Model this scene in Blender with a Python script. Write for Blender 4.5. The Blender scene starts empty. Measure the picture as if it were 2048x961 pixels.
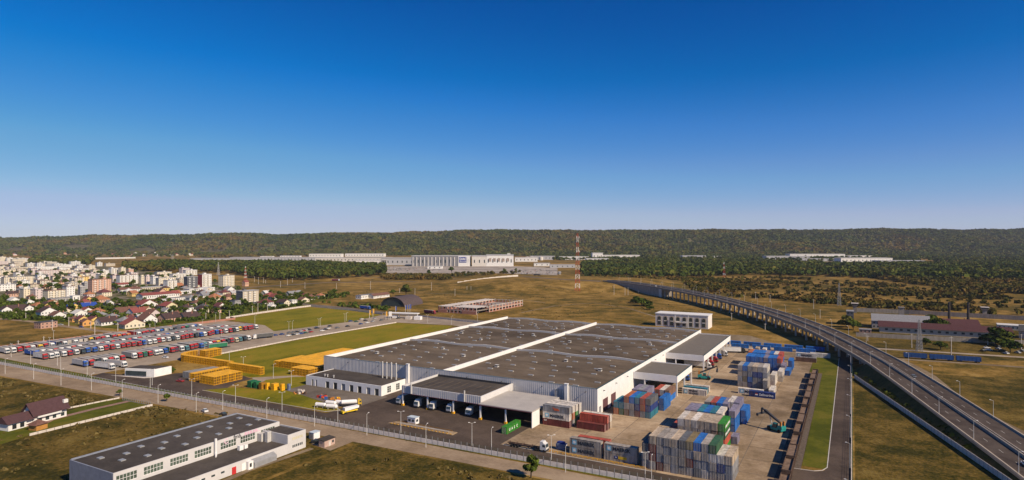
import bpy, math, random
import numpy as np
from mathutils import Vector
from mathutils.geometry import tessellate_polygon
R = random.Random(11)
NR = np.random.RandomState(5)
sc = bpy.context.scene
COL = sc.collection
# ------------------------------------------------------------------ camera
CAMH, FOC, HZ, CX = 78.0, 1236.0, 485.0, 1024.0        # metres, pixels on a 2048 wide frame
YAW = math.atan2(1236, 2248)
CY, SY = math.cos(YAW), math.sin(YAW)
cam = bpy.data.objects.new('camera', bpy.data.cameras.new('camera'))
COL.objects.link(cam); sc.camera = cam
cam.location = (0, 0, CAMH)
cam.rotation_euler = (math.radians(90) + math.atan((HZ - 480.5) / FOC), 0, YAW)
cam.data.sensor_width = 36.0
cam.data.lens = 36.0 * FOC / 2048.0
cam.data.clip_start = 1.0; cam.data.clip_end = 40000.0
# ------------------------------------------------------------------ sky, sun, exposure
SUN_EL, SUN_AZ = math.radians(37), math.radians(-10)      # azimuth measured from +x towards +y
w = bpy.data.worlds.new('World'); sc.world = w; w.use_nodes = True
nt = w.node_tree
bg = nt.nodes['Background']
sky = nt.nodes.new('ShaderNodeTexSky'); sky.sky_type = 'NISHITA'; sky.sun_disc = False
sky.sun_elevation = SUN_EL; sky.sun_rotation = math.radians(90) - SUN_AZ
sky.altitude = 3000; sky.air_density = 1.0; sky.dust_density = 1.0; sky.ozone_density = 6.0
SKY_STRENGTH = 0.085
def vscale(k):
    n = nt.nodes.new('ShaderNodeVectorMath'); n.operation = 'SCALE'; n.inputs['Scale'].default_value = k; return n
s1 = vscale(SKY_STRENGTH); s2 = vscale(0.88 / SKY_STRENGTH)           # the whole sky graded by one film curve
crv = nt.nodes.new('ShaderNodeRGBCurve')
def film(c, pts):
    c.points[0].location = pts[0]; c.points[1].location = pts[-1]
    for p in pts[1:-1]: c.points.new(*p)
    for p in c.points: p.handle_type = 'VECTOR'
film(crv.mapping.curves[0], [(0, 0), (0.008, 0.002), (0.02, 0.045), (0.05, 0.13), (0.2, 0.37), (0.34, 0.45), (1, 0.75)])
film(crv.mapping.curves[1], [(0, 0), (0.084, 0.086), (0.156, 0.215), (0.26, 0.36), (0.44, 0.495), (0.6, 0.535), (1, 0.75)])
film(crv.mapping.curves[2], [(0, 0), (0.267, 0.355), (0.42, 0.59), (0.55, 0.66), (0.70, 0.68), (1, 0.82)])
crv.mapping.update()
hs = nt.nodes.new('ShaderNodeHueSaturation'); hs.inputs['Saturation'].default_value = 1.28
nt.links.new(sky.outputs[0], hs.inputs['Color']); nt.links.new(hs.outputs[0], s1.inputs[0]); nt.links.new(s1.outputs[0], crv.inputs['Color']); nt.links.new(crv.outputs[0], s2.inputs[0])
nt.links.new(s2.outputs[0], bg.inputs['Color'])
bg.inputs['Strength'].default_value = SKY_STRENGTH
sun = bpy.data.objects.new('sun', bpy.data.lights.new('sun', 'SUN')); COL.objects.link(sun)
sun.data.energy = 5.0; sun.data.angle = math.radians(0.5); sun.data.color = (1.0, 0.84, 0.64)
sdir = Vector((math.cos(SUN_EL) * math.cos(SUN_AZ), math.cos(SUN_EL) * math.sin(SUN_AZ), math.sin(SUN_EL)))
sun.rotation_euler = (-sdir).to_track_quat('-Z', 'Y').to_euler()
vs = sc.view_settings
vs.view_transform = 'Standard'; vs.look = 'None'; vs.gamma = 1.0; vs.exposure = 0.18; vs.use_curve_mapping = False
sc.cycles.max_bounces = 5; sc.cycles.volume_bounces = 0
HAZE = 2.8e-5

# ------------------------------------------------------------------ helpers
def G(px, py, z=0.0):
    """ground (or height z) point seen at a pixel of the 2048 wide photograph"""
    Y = (CAMH - z) * FOC / (py - HZ); X = (px - CX) / FOC * Y
    return (CY * X - SY * Y, SY * X + CY * Y)
def C2W(X, Y): return (CY * X - SY * Y, SY * X + CY * Y)
def W2C(x, y): return (CY * x + SY * y, -SY * x + CY * y)

class MB:
    def __init__(s): s.v = []; s.f = []; s.m = []
    def face(s, pts, m=0):
        n = len(s.v); s.v += [tuple(p) for p in pts]; s.f.append(tuple(range(n, n + len(pts)))); s.m.append(m)
        return s
    def box(s, x0, x1, y0, y1, z0, z1, m=0):
        n = len(s.v)
        s.v += [(x0, y0, z0), (x1, y0, z0), (x1, y1, z0), (x0, y1, z0), (x0, y0, z1), (x1, y0, z1), (x1, y1, z1), (x0, y1, z1)]
        for q in ((0, 3, 2, 1), (4, 5, 6, 7), (0, 1, 5, 4), (1, 2, 6, 5), (2, 3, 7, 6), (3, 0, 4, 7)):
            s.f.append(tuple(n + i for i in q)); s.m.append(m)
        return s
    def cbox(s, cx, cy, z0, w, d, h, m=0): return s.box(cx - w / 2, cx + w / 2, cy - d / 2, cy + d / 2, z0, z0 + h, m)
    def prism(s, poly, z0, z1, m=0, mt=None):
        n = len(s.v); k = len(poly)
        s.v += [(p[0], p[1], z0) for p in poly] + [(p[0], p[1], z1) for p in poly]
        s.f.append(tuple(n + i for i in reversed(range(k)))); s.m.append(m)
        s.f.append(tuple(n + k + i for i in range(k))); s.m.append(m if mt is None else mt)
        for i in range(k):
            j = (i + 1) % k
            s.f.append((n + i, n + j, n + k + j, n + k + i)); s.m.append(m)
        return s
    def xz(s, prof, y0, y1, m=0):
        """profile in the x-z plane (counter-clockwise seen from -y), extruded along y"""
        n = len(s.v); k = len(prof)
        s.v += [(p[0], y0, p[1]) for p in prof] + [(p[0], y1, p[1]) for p in prof]
        s.f.append(tuple(n + i for i in range(k))); s.m.append(m)
        s.f.append(tuple(n + k + i for i in reversed(range(k)))); s.m.append(m)
        for i in range(k):
            j = (i + 1) % k
            s.f.append((n + j, n + i, n + k + i, n + k + j)); s.m.append(m)
        return s
    def tube(s, a, b, r0, r1=None, k=8, m=0):
        r1 = r0 if r1 is None else r1
        a = Vector(a); b = Vector(b); d = (b - a).normalized()
        u = d.orthogonal().normalized(); w_ = d.cross(u); n = len(s.v)
        for c, r in ((a, r0), (b, r1)):
            for i in range(k):
                t = 2 * math.pi * i / k; s.v.append(tuple(c + u * (r * math.cos(t)) + w_ * (r * math.sin(t))))
        for i in range(k):
            j = (i + 1) % k; s.f.append((n + i, n + j, n + k + j, n + k + i)); s.m.append(m)
        s.f.append(tuple(n + i for i in reversed(range(k)))); s.m.append(m)
        s.f.append(tuple(n + k + i for i in range(k))); s.m.append(m)
        return s
    def mesh(s, name, mats):
        me = bpy.data.meshes.new(name); me.from_pydata(s.v, [], s.f)
        for a in (mats if isinstance(mats, (list, tuple)) else [mats]): me.materials.append(a)
        me.polygons.foreach_set('material_index', s.m); me.update()
        return me

def obj(name, me, parent=None, loc=(0, 0, 0), rz=0.0, rot=None, scale=None):
    o = bpy.data.objects.new(name, me); COL.objects.link(o); o.location = loc
    o.rotation_euler = rot if rot else (0, 0, rz)
    if scale: o.scale = scale if isinstance(scale, tuple) else (scale,) * 3
    if parent: o.parent = parent
    return o
def tag(o, label, cat, group=None):
    o['label'] = label; o['category'] = cat
    if group: o['group'] = group
    return o
def thing(name, label, cat, loc=(0, 0, 0), rz=0.0, group=None):
    return tag(obj(name, None, None, loc, rz), label, cat, group)
def struct(name, me, loc=(0, 0, 0)):
    o = obj(name, me, None, loc); o['kind'] = 'structure'; return o
def stuff(name, me, label, cat, parent=None, loc=(0, 0, 0)):
    o = obj(name, me, parent, loc); o['kind'] = 'stuff'
    if not parent: o['label'] = label; o['category'] = cat
    return o
_c = {}
def cache(key, fn):
    if key not in _c: _c[key] = fn()
    return _c[key]
ORD = ['zeroth', 'first', 'second', 'third', 'fourth', 'fifth', 'sixth', 'seventh', 'eighth', 'ninth', 'tenth', 'eleventh', 'twelfth', 'thirteenth',
       'fourteenth', 'fifteenth', 'sixteenth', 'seventeenth', 'eighteenth', 'nineteenth', 'twentieth']
def ordw(n):
    if n <= 20: return ORD[n]
    t = {2: 'twenty', 3: 'thirty', 4: 'forty', 5: 'fifty', 6: 'sixty', 7: 'seventy', 8: 'eighty', 9: 'ninety'}
    if n >= 100: return 'hundred-and-' + ordw(n - 100) if n > 100 else 'hundredth'
    if n % 10 == 0: return t[n // 10][:-1] + 'ieth'
    return t[n // 10] + '-' + ORD[n % 10]

# ------------------------------------------------------------------ materials
_m = {}
def mat(name, col, rough=0.85, var=0.12, scale=0.5, metal=0.0, spec=0.25, rnd=0.0, streak=0.0, col2=None, bump=0.0, isl=0.0, rust=0.0):
    if name in _m: return _m[name]
    m = bpy.data.materials.new(name); m.use_nodes = True; t = m.node_tree; L = t.links
    p = t.nodes['Principled BSDF']
    p.inputs['Roughness'].default_value = rough; p.inputs['Metallic'].default_value = metal
    p.inputs['Specular IOR Level'].default_value = spec
    geo = t.nodes.new('ShaderNodeNewGeometry')
    nz = t.nodes.new('ShaderNodeTexNoise'); nz.inputs['Scale'].default_value = scale; nz.inputs['Detail'].default_value = 5; nz.inputs['Roughness'].default_value = 0.65
    mp = t.nodes.new('ShaderNodeMapping'); L.new(geo.outputs['Position'], mp.inputs['Vector'])
    if streak: mp.inputs['Scale'].default_value = (1, 1, streak)
    L.new(mp.outputs[0], nz.inputs['Vector'])
    rp = t.nodes.new('ShaderNodeValToRGB')
    a = col2 if col2 else tuple(c * (1 - var) for c in col); b = tuple(min(c * (1 + var), 1) for c in col)
    rp.color_ramp.elements[0].position = 0.36; rp.color_ramp.elements[0].color = (*a, 1)
    rp.color_ramp.elements[1].position = 0.62; rp.color_ramp.elements[1].color = (*b, 1)
    L.new(nz.outputs['Fac'], rp.inputs[0])
    out = rp.outputs[0]
    if rnd or isl:
        src = t.nodes.new('ShaderNodeObjectInfo').outputs['Random'] if rnd else geo.outputs['Random Per Island']
        amt = rnd or isl
        mr = t.nodes.new('ShaderNodeMapRange'); L.new(src, mr.inputs[0])
        mr.inputs[3].default_value = 1 - amt; mr.inputs[4].default_value = 1 + amt
        h = t.nodes.new('ShaderNodeHueSaturation'); L.new(out, h.inputs['Color']); L.new(mr.outputs[0], h.inputs['Value']); out = h.outputs[0]
    if rust:
        n2 = t.nodes.new('ShaderNodeTexNoise'); n2.inputs['Scale'].default_value = 0.9; n2.inputs['Detail'].default_value = 6; n2.inputs['Roughness'].default_value = 0.7; L.new(mp.outputs[0], n2.inputs['Vector'])
        r2 = t.nodes.new('ShaderNodeValToRGB'); r2.color_ramp.elements[0].position = 0.54; r2.color_ramp.elements[1].position = 0.66; r2.color_ramp.elements[1].color = (rust, rust, rust, 1); L.new(n2.outputs['Fac'], r2.inputs[0])
        mx = t.nodes.new('ShaderNodeMix'); mx.data_type = 'RGBA'; L.new(r2.outputs[0], mx.inputs[0]); L.new(out, mx.inputs[6]); mx.inputs[7].default_value = (0.13, 0.07, 0.04, 1); out = mx.outputs[2]
    L.new(out, p.inputs['Base Color'])
    if bump:
        bp = t.nodes.new('ShaderNodeBump'); bp.inputs['Strength'].default_value = bump; bp.inputs['Distance'].default_value = 0.3
        L.new(nz.outputs['Fac'], bp.inputs['Height']); L.new(bp.outputs[0], p.inputs['Normal'])
    _m[name] = m
    return m

def groundmat(name, cols, scales=(0.008, 0.05, 0.6), weights=(0.5, 0.3, 0.2), stops=None, rough=1.0, bump=0.0, stretch=None):
    """three octave-bands of noise summed into a colour ramp"""
    m = bpy.data.materials.new(name); m.use_nodes = True; t = m.node_tree; L = t.links
    p = t.nodes['Principled BSDF']; p.inputs['Roughness'].default_value = rough; p.inputs['Specular IOR Level'].default_value = 0.05
    geo = t.nodes.new('ShaderNodeNewGeometry'); prev = None
    vec = geo.outputs['Position']
    if stretch:
        mp = t.nodes.new('ShaderNodeMapping'); mp.inputs['Scale'].default_value = (*stretch[:2], 1); mp.inputs['Rotation'].default_value = (0, 0, stretch[2])
        L.new(vec, mp.inputs['Vector']); vec = mp.outputs[0]
    last = None
    for s_, w_ in zip(scales, weights):
        nz = t.nodes.new('ShaderNodeTexNoise'); nz.inputs['Scale'].default_value = s_; nz.inputs['Detail'].default_value = 6; nz.inputs['Roughness'].default_value = 0.62
        L.new(vec, nz.inputs['Vector']); last = nz
        mu = t.nodes.new('ShaderNodeMath'); mu.operation = 'MULTIPLY_ADD'; mu.inputs[1].default_value = w_
        L.new(nz.outputs['Fac'], mu.inputs[0])
        if prev: L.new(prev, mu.inputs[2])
        else: mu.inputs[2].default_value = 0
        prev = mu.outputs[0]
    rp = t.nodes.new('ShaderNodeValToRGB'); el = rp.color_ramp.elements
    k = len(cols); stops = stops or [0.42 + 0.16 * i / (k - 1) for i in range(k)]
    el[0].position = stops[0]; el[0].color = (*cols[0], 1); el[1].position = stops[-1]; el[1].color = (*cols[-1], 1)
    for i in range(1, k - 1):
        e = el.new(stops[i]); e.color = (*cols[i], 1)
    L.new(prev, rp.inputs[0]); L.new(rp.outputs[0], p.inputs['Base Color'])
    if bump:
        bp = t.nodes.new('ShaderNodeBump'); bp.inputs['Strength'].default_value = bump; bp.inputs['Distance'].default_value = 1.0
        L.new(last.outputs['Fac'], bp.inputs['Height']); L.new(bp.outputs[0], p.inputs['Normal'])
    _m[name] = m
    return m
def leafmat(name, cols, patch=0.02, fine=0.12, isl=0.35):
    m = bpy.data.materials.new(name); m.use_nodes = True; t = m.node_tree; L = t.links
    p = t.nodes['Principled BSDF']; p.inputs['Roughness'].default_value = 1; p.inputs['Specular IOR Level'].default_value = 0
    geo = t.nodes.new('ShaderNodeNewGeometry')
    a = t.nodes.new('ShaderNodeTexNoise'); a.inputs['Scale'].default_value = patch; a.inputs['Detail'].default_value = 3
    b = t.nodes.new('ShaderNodeTexNoise'); b.inputs['Scale'].default_value = fine; b.inputs['Detail'].default_value = 2
    for q in (a, b): L.new(geo.outputs['Position'], q.inputs['Vector'])
    ad = t.nodes.new('ShaderNodeMath'); ad.operation = 'ADD'; L.new(a.outputs['Fac'], ad.inputs[0]); L.new(b.outputs['Fac'], ad.inputs[1])
    rp = t.nodes.new('ShaderNodeValToRGB'); el = rp.color_ramp.elements; k = len(cols)
    el[0].position = 0.38; el[-1].position = 0.64
    half = t.nodes.new('ShaderNodeMath'); half.operation = 'MULTIPLY'; half.inputs[1].default_value = 0.5; L.new(ad.outputs[0], half.inputs[0])
    el[0].color = (*cols[0], 1); el[1].color = (*cols[-1], 1)
    for i in range(1, k - 1):
        e = el.new(0.38 + 0.26 * i / (k - 1)); e.color = (*cols[i], 1)
    L.new(half.outputs[0], rp.inputs[0])
    mr = t.nodes.new('ShaderNodeMapRange'); L.new(geo.outputs['Random Per Island'], mr.inputs[0]); mr.inputs[3].default_value = 1 - isl; mr.inputs[4].default_value = 1 + isl
    h = t.nodes.new('ShaderNodeHueSaturation'); L.new(rp.outputs[0], h.inputs['Color']); L.new(mr.outputs[0], h.inputs['Value'])
    L.new(h.outputs[0], p.inputs['Base Color'])
    _m[name] = m
    return m

M_FIELD = groundmat('dry_grassland', [(0.0635, 0.0500, 0.0106), (0.1110, 0.0800, 0.0165), (0.1799, 0.1100, 0.0251), (0.2380, 0.1449, 0.0363), (0.3174, 0.2049, 0.0594)], scales=(0.007, 0.045, 0.4), weights=(0.36, 0.40, 0.24), stops=[0.415, 0.46, 0.50, 0.53, 0.58], bump=0.5)
M_LAWN = groundmat('mown_grass', [(0.1050, 0.1050, 0.0072), (0.1600, 0.1450, 0.0099), (0.2100, 0.1720, 0.0144), (0.2500, 0.1650, 0.0225)], scales=(0.012, 0.06, 0.7), weights=(0.4, 0.35, 0.25), stretch=(1, 0.45, 0.4))
M_VERGE = groundmat('verge_grass', [(0.0585, 0.0684, 0.0080), (0.0945, 0.0988, 0.0115), (0.1395, 0.1178, 0.0190)], scales=(0.03, 0.15, 0.9))
M_ASPH = groundmat('asphalt', [(0.0598, 0.0451, 0.0361), (0.0828, 0.0619, 0.0484), (0.1127, 0.0840, 0.0646)], scales=(0.03, 0.15, 1.2), rough=0.85)
M_ASPH2 = groundmat('worn_asphalt', [(0.11, 0.09, 0.074), (0.15, 0.125, 0.10), (0.19, 0.16, 0.13)], scales=(0.03, 0.15, 1.2), rough=0.9)
M_CONC = groundmat('yard_concrete', [(0.2040, 0.1437, 0.0850), (0.2880, 0.2070, 0.1250), (0.3600, 0.2645, 0.1600), (0.4440, 0.3335, 0.2100)], scales=(0.025, 0.12, 0.7), rough=0.9)
M_LOT = groundmat('lot_concrete', [(0.2592, 0.2040, 0.1518), (0.3240, 0.2601, 0.1932), (0.3888, 0.3162, 0.2392)], scales=(0.025, 0.12, 0.7), rough=0.9)
M_ROADL = groundmat('pale_road', [(0.2200, 0.1597, 0.1035), (0.2860, 0.2112, 0.1395), (0.3520, 0.2678, 0.1800)], scales=(0.02, 0.12, 0.8), rough=0.95)
M_DIRT = groundmat('dirt', [(0.15, 0.11, 0.07), (0.21, 0.16, 0.10), (0.28, 0.22, 0.15)], scales=(0.02, 0.12, 0.8))
M_WHITE = mat('white_paint', (0.78, 0.76, 0.73), 0.7, 0.05)
M_WALLG = mat('grey_cladding', (0.58, 0.56, 0.54), 0.6, 0.05, 0.3, metal=0.0)
M_CLADW = mat('white_cladding', (0.76, 0.74, 0.71), 0.6, 0.04, 0.3)
M_ROOF = groundmat('bitumen_roof', [(0.0824, 0.0627, 0.0451), (0.1120, 0.0860, 0.0613), (0.1339, 0.1032, 0.0739), (0.1647, 0.1265, 0.0902)], scales=(0.02, 0.08, 0.9), stretch=(0.5, 1.2, 0.15), rough=0.95)
M_ROOFD = groundmat('dark_roof', [(0.055, 0.048, 0.043), (0.078, 0.067, 0.059), (0.10, 0.086, 0.075)], scales=(0.03, 0.1, 0.9), rough=0.95)
M_DARK = mat('dark_opening', (0.02, 0.022, 0.025), 0.5, 0.1)
M_GLASS = mat('window_glass', (0.04, 0.055, 0.06), 0.12, 0.15, spec=0.6)
M_GALV = mat('galvanised_steel', (0.50, 0.48, 0.45), 0.6, 0.08)
M_STEELD = mat('dark_steel', (0.045, 0.045, 0.048), 0.6, 0.15)
M_CONCW = mat('precast_concrete', (0.56, 0.50, 0.44), 0.9, 0.12, 0.8)
M_CONCG = mat('weathered_concrete', (0.30, 0.262, 0.22), 0.9, 0.18, 0.5, streak=0.3)
M_TYRE = mat('tyre_rubber', (0.02, 0.02, 0.02), 0.9, 0.1)
M_YEL = mat('yellow_paint', (0.76, 0.38, 0.012), 0.6, 0.12, 0.6, rnd=0.1)
M_YELD = mat('yellow_paint_worn', (0.30, 0.145, 0.012), 0.75, 0.2, 0.6)
M_KERB = mat('kerb_stone', (0.50, 0.47, 0.43), 0.9, 0.08)
M_MARK = mat('road_paint', (0.42, 0.40, 0.36), 0.8, 0.1, 1.0)
M_BARK = mat('bark', (0.07, 0.05, 0.035), 0.95, 0.2, 2.0)
M_RUST = mat('rusty_steel', (0.105, 0.066, 0.045), 0.85, 0.3, 0.5)
M_POLE = mat('pole_paint', (0.62, 0.60, 0.56), 0.6, 0.06)
M_GREENF = mat('green_fence', (0.06, 0.14, 0.085), 0.6, 0.1)
M_GREY = mat('mid_grey', (0.26, 0.26, 0.265), 0.7, 0.1)
M_BRICK = mat('red_brick', (0.36, 0.17, 0.12), 0.9, 0.15, 1.2)
CC = {  # container paints: (word, albedo)
 'g': ('weathered grey', (0.31, 0.275, 0.235)), 'e': ('faded beige', (0.44, 0.35, 0.25)), 'w': ('dirty white', (0.56, 0.51, 0.44)), 'b': ('pale blue-grey', (0.235, 0.235, 0.24)),
 'm': ('maroon', (0.15, 0.035, 0.03)), 'r': ('red', (0.38, 0.075, 0.045)), 'o': ('orange', (0.42, 0.13, 0.045)), 'B': ('bright blue', (0.018, 0.13, 0.40)), 'n': ('navy blue', (0.018, 0.04, 0.16)),
 't': ('teal', (0.025, 0.16, 0.22)), 'G': ('bright green', (0.03, 0.20, 0.02)), 'd': ('dark green', (0.03, 0.095, 0.045)), 'k': ('brown', (0.18, 0.10, 0.065)), 'O': ('olive brown', (0.19, 0.145, 0.07)),
 'D': ('dark grey', (0.11, 0.115, 0.12)), 'p': ('dusty purple-grey', (0.21, 0.19, 0.25))}
def cmat(k): return mat('container_paint_' + CC[k][0].replace(' ', '_'), CC[k][1], 0.7, 0.3, 0.7, rnd=0.12, rust=0.6, streak=0.3, spec=0.3)

# ------------------------------------------------------------------ ground
def terrain(X, Y):
    d = math.hypot((X - 95) / 190.0, (Y - 1120) / 120.0)
    t = max(0.0, min(1.0, (1.75 - d) / 1.15)); t = t * t * (3 - 2 * t)
    return 12.4 * t
xs = sorted(set([-8600, -6000, -4000, -2500, -1600, -1100, -800] + list(range(-600, 700, 25)) + [800, 1100, 1600, 2500, 4000, 6000, 8600]))
ys = sorted(set([-600, -200, 0, 150, 300, 450, 600, 700] + list(range(760, 1500, 20)) + [1600, 1800, 2200, 2800, 3600, 5000, 8600]))
g = MB(); nx = len(xs)
for Y in ys:
    for X in xs:
        x, y = C2W(X, Y); g.v.append((x, y, terrain(X, Y)))
for j in range(len(ys) - 1):
    for i in range(nx - 1):
        a = j * nx + i; g.f.append((a, a + 1, a + nx + 1, a + nx)); g.m.append(0)
gm_ = g.mesh('ground', M_FIELD); gm_.polygons.foreach_set('use_smooth', [True] * len(gm_.polygons))
struct('ground', gm_)
_sz = [0]
def sheet(name, pts, m, z=0.03, px=True):
    _sz[0] += 1; z += _sz[0] * 0.0013
    q = [(*(G(*p) if px else p), z) for p in pts]
    a = sum(q[i][0] * q[(i + 1) % len(q)][1] - q[(i + 1) % len(q)][0] * q[i][1] for i in range(len(q)))
    if a < 0: q.reverse()
    b = MB(); b.v = q
    for t3 in tessellate_polygon([[Vector(p) for p in q]]):
        p0, p1, p2 = (q[k] for k in t3)
        up = (p1[0] - p0[0]) * (p2[1] - p0[1]) - (p1[1] - p0[1]) * (p2[0] - p0[0]) > 0
        b.f.append(tuple(t3) if up else tuple(reversed(t3))); b.m.append(0)
    return struct(name, b.mesh(name, m))
def ribbon(name, pts, width, m, z=0.05, drape=False, px=True):
    """road strip along pixel points"""
    _sz[0] += 1; z += _sz[0] * 0.0013
    P = [Vector(G(*p) if px else p) for p in pts]
    Q = []
    for i in range(len(P) - 1):
        n = max(1, int((P[i + 1] - P[i]).length / 25))
        Q += [P[i].lerp(P[i + 1], k / n) for k in range(n)]
    Q.append(P[-1]); b = MB(); rows = []
    for i, p in enumerate(Q):
        d = (Q[min(i + 1, len(Q) - 1)] - Q[max(i - 1, 0)]).normalized(); nrm = Vector((-d.y, d.x)) * width / 2
        row = []
        for e in (p + nrm, p - nrm):
            zz = z + (max(terrain(*W2C(*e)), 0) if drape else 0); row.append((e.x, e.y, zz))
        rows.append(row)
    for i in range(len(rows) - 1): b.face([rows[i][0], rows[i][1], rows[i + 1][1], rows[i + 1][0]])
    return struct(name, b.mesh(name, m))

# pavements of the works
M_ROUGH = groundmat('rough_meadow_vignetted', [(0.0332, 0.0306, 0.0063), (0.0580, 0.0483, 0.0095), (0.0953, 0.0660, 0.0141), (0.1326, 0.0870, 0.0200), (0.1740, 0.1208, 0.0315)], scales=(0.016, 0.09, 0.7), weights=(0.34, 0.36, 0.30), stops=[0.42, 0.465, 0.50, 0.53, 0.58], bump=0.6)  # rough grass tones, darkened further to carry the lens falloff
sheet('left_meadow', [(-520, 172), (-436, 171), (-290, 176.5), (-226, 178), (-170, 178), (-170, 60), (-520, 60)], M_ROUGH, 0.004, px=False)
sheet('front_meadow', [(-168, 181), (-96, 183), (60, 189), (60, 60), (-168, 60)], M_ROUGH, 0.004, px=False)
sheet('embankment_meadow', [(0.8, 198), (0.8, 404), (60, 200)], M_ROUGH, 0.004, px=False)
sheet('track_meadow', [(1760, 742), (2060, 760), (2200, 900), (2060, 880)], M_ROUGH, 0.004)
sheet('barracks_meadow', [(1700, 690), (1750, 640), (2200, 660), (2200, 728), (1760, 712)], M_ROUGH, 0.004)
sheet('lorry_park_pavement', [(-560, 199), (-392, 199), (-392, 262), (-404, 300), (-404, 395), (-545, 400)], M_LOT, 0.03, px=False)
yard = sheet('yard_pavement', [(-119, 207), (-22.5, 207), (-22.5, 500), (-100, 500), (-100, 262), (-119, 262)], M_ASPH2, 0.03, px=False)
M_SLAB = []
for k in range(5): M_SLAB.append(groundmat('yard_concrete_cast', [tuple(v * f_ for v in c_) for c_, f_ in zip([(0.21, 0.15, 0.09), (0.29, 0.21, 0.13), (0.36, 0.265, 0.17), (0.44, 0.335, 0.22)], [0.74 + 0.11 * k] * 4)], scales=(0.025, 0.12, 0.7), rough=0.9))
RSL = random.Random(2)
for ix in range(8):
    for iy in range(20):
        sx0, sy0 = -119 + ix * 12.06, 207.1 + iy * 14.6
        if sx0 < -101 and sy0 + 14.6 > 262: continue
        b = MB().box(sx0 + 0.12, sx0 + 11.94, sy0 + 0.12, sy0 + 14.48, 0.0, 0.055)
        obj('slab', b.mesh('slab', M_SLAB[RSL.choice([1, 2, 2, 3, 4, 0]) if ix < 6 else RSL.choice([0, 0, 1])]), yard)
sheet('dock_apron', [(-210, 206), (-119, 206), (-119, 262), (-210, 262)], M_ASPH, 0.03, px=False)
sheet('inner_road', [(-388, 197.5), (-60, 198.5), (-22, 198.5), (-22, 207), (-210, 206.5), (-300, 206.5), (-330, 216), (-352, 213), (-392, 206)], M_ASPH, 0.055, px=False)
sheet('rack_apron', [(-352, 213), (-330, 214), (-300, 206.5), (-290, 212), (-299, 226), (-300, 238), (-330, 245), (-353, 226)], M_ASPH, 0.045, px=False)
sheet('annex_apron', [(-270, 229), (-250, 226), (-214, 217), (-205, 222), (-205, 243), (-265, 243)], M_ASPH2, 0.06, px=False)
sheet('rack_path', [(-303, 240), (-290, 232), (-262, 258), (-270, 262), (-285, 257)], M_LOT, 0.065, px=False)
sheet('village_gardens', [(-60, 600), (150, 604), (300, 606), (470, 592), (600, 590), (700, 588), (610, 612), (452, 636), (280, 662), (160, 652), (-60, 632)], M_VERGE, 0.02)
M_TOWN = groundmat('town_ground', [(0.05, 0.06, 0.018), (0.09, 0.085, 0.03), (0.20, 0.165, 0.125), (0.27, 0.23, 0.18)], scales=(0.02, 0.05, 0.3))
sheet('town_ground', [(-60, 604), (150, 608), (300, 600), (480, 588), (480, 572), (400, 560), (320, 546), (200, 532), (-60, 518)], M_TOWN, 0.012)
M_LOTF = groundmat('plant_parking', [(0.22, 0.19, 0.16), (0.32, 0.275, 0.23), (0.42, 0.37, 0.32)], scales=(0.01, 0.04, 0.2))
sheet('plant_parking', [(765, 547), (905, 547), (1000, 547), (1115, 551), (1115, 536), (1030, 533), (765, 533)], M_LOTF, 0.02)
sheet('works_lawn', [(425, 712), (600, 680), (793, 646.5), (905, 652), (880, 668), (720, 702), (640, 716), (600, 770), (440, 745)], M_LAWN, 0.035)
sheet('gate_lawn', [(453, 639), (600, 617), (622, 614), (700, 621), (763, 630), (705, 643), (600, 657), (548, 663), (530, 651)], M_LAWN, 0.03)
sheet('car_park_road', [(548, 663.5), (705, 643.5), (763, 630.5), (835, 633), (1000, 652), (960, 660), (905, 651), (793, 645.5), (600, 678), (425, 711), (385, 716), (410, 690)], M_LOT, 0.05)
sheet('front_lawn', [(-300, 207), (-252, 207.5), (-226, 208), (-213, 208), (-208, 213), (-216, 217), (-250, 226), (-270, 229), (-275, 222), (-291, 219)], M_LAWN, 0.07, px=False)
sheet('rack_lawn', [(-262, 229), (-262, 262), (-270, 262), (-284, 252), (-291, 240), (-285, 230)], M_LAWN, 0.06, px=False)
sheet('fence_verge', [(-560, 190.5), (-60, 195), (-60, 198), (-388, 197), (-392, 198.5), (-560, 198.5)], M_VERGE, 0.03, px=False)
sheet('outer_road', [(-620, 170), (-436, 172.5), (-290, 178.5), (-188, 181.5), (-96, 184), (40, 190), (40, 196), (-60, 194), (-200, 192.5), (-385, 189), (-620, 187)], M_ROADL, 0.03, px=False)
sheet('lot_frontage', [(-183, 172), (-171, 170), (-171, 183), (-183, 183)], M_ROADL, 0.045, px=False)
sheet('wagon_bed', [(-22.4, 200), (-15.5, 200), (-15.5, 410), (-22.4, 410)], mat('ballast', (0.11, 0.085, 0.065), 0.95, 0.3, 1.0), 0.06, px=False)
sheet('siding_verge', [(-15.4, 238), (-7.6, 238), (-7.6, 460), (-22, 470), (-22.4, 412), (-15.4, 412)], M_VERGE, 0.05, px=False)
sheet('service_road', [(-7.4, 234), (-0.6, 200), (-0.6, 540), (-7.4, 540)], M_ASPH, 0.05, px=False)
sheet('service_road_branch', [(-30, 200), (-0.6, 200), (-0.6, 240), (-7.4, 240), (-8.5, 236), (-11, 234), (-22, 233), (-22, 216)], M_ASPH, 0.066, px=False)
ribbon('main_street', [(560, 603), (615, 609.5), (690, 616), (760, 625), (860, 634), (960, 643), (1050, 651)], 11, M_ASPH2, 0.04)
ribbon('village_street', [(-80, 632), (60, 643), (130, 653), (215, 664), (262, 668)], 7, M_ROADL, 0.04)
ribbon('village_lane', [(455, 637), (520, 626), (600, 614.5)], 6, M_ROADL, 0.045)
ribbon('highway', [(300, 584), (380, 580), (459, 578), (550, 572), (648, 566), (780, 564), (914, 564), (975, 560)], 14, M_ASPH2, 0.06)
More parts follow.
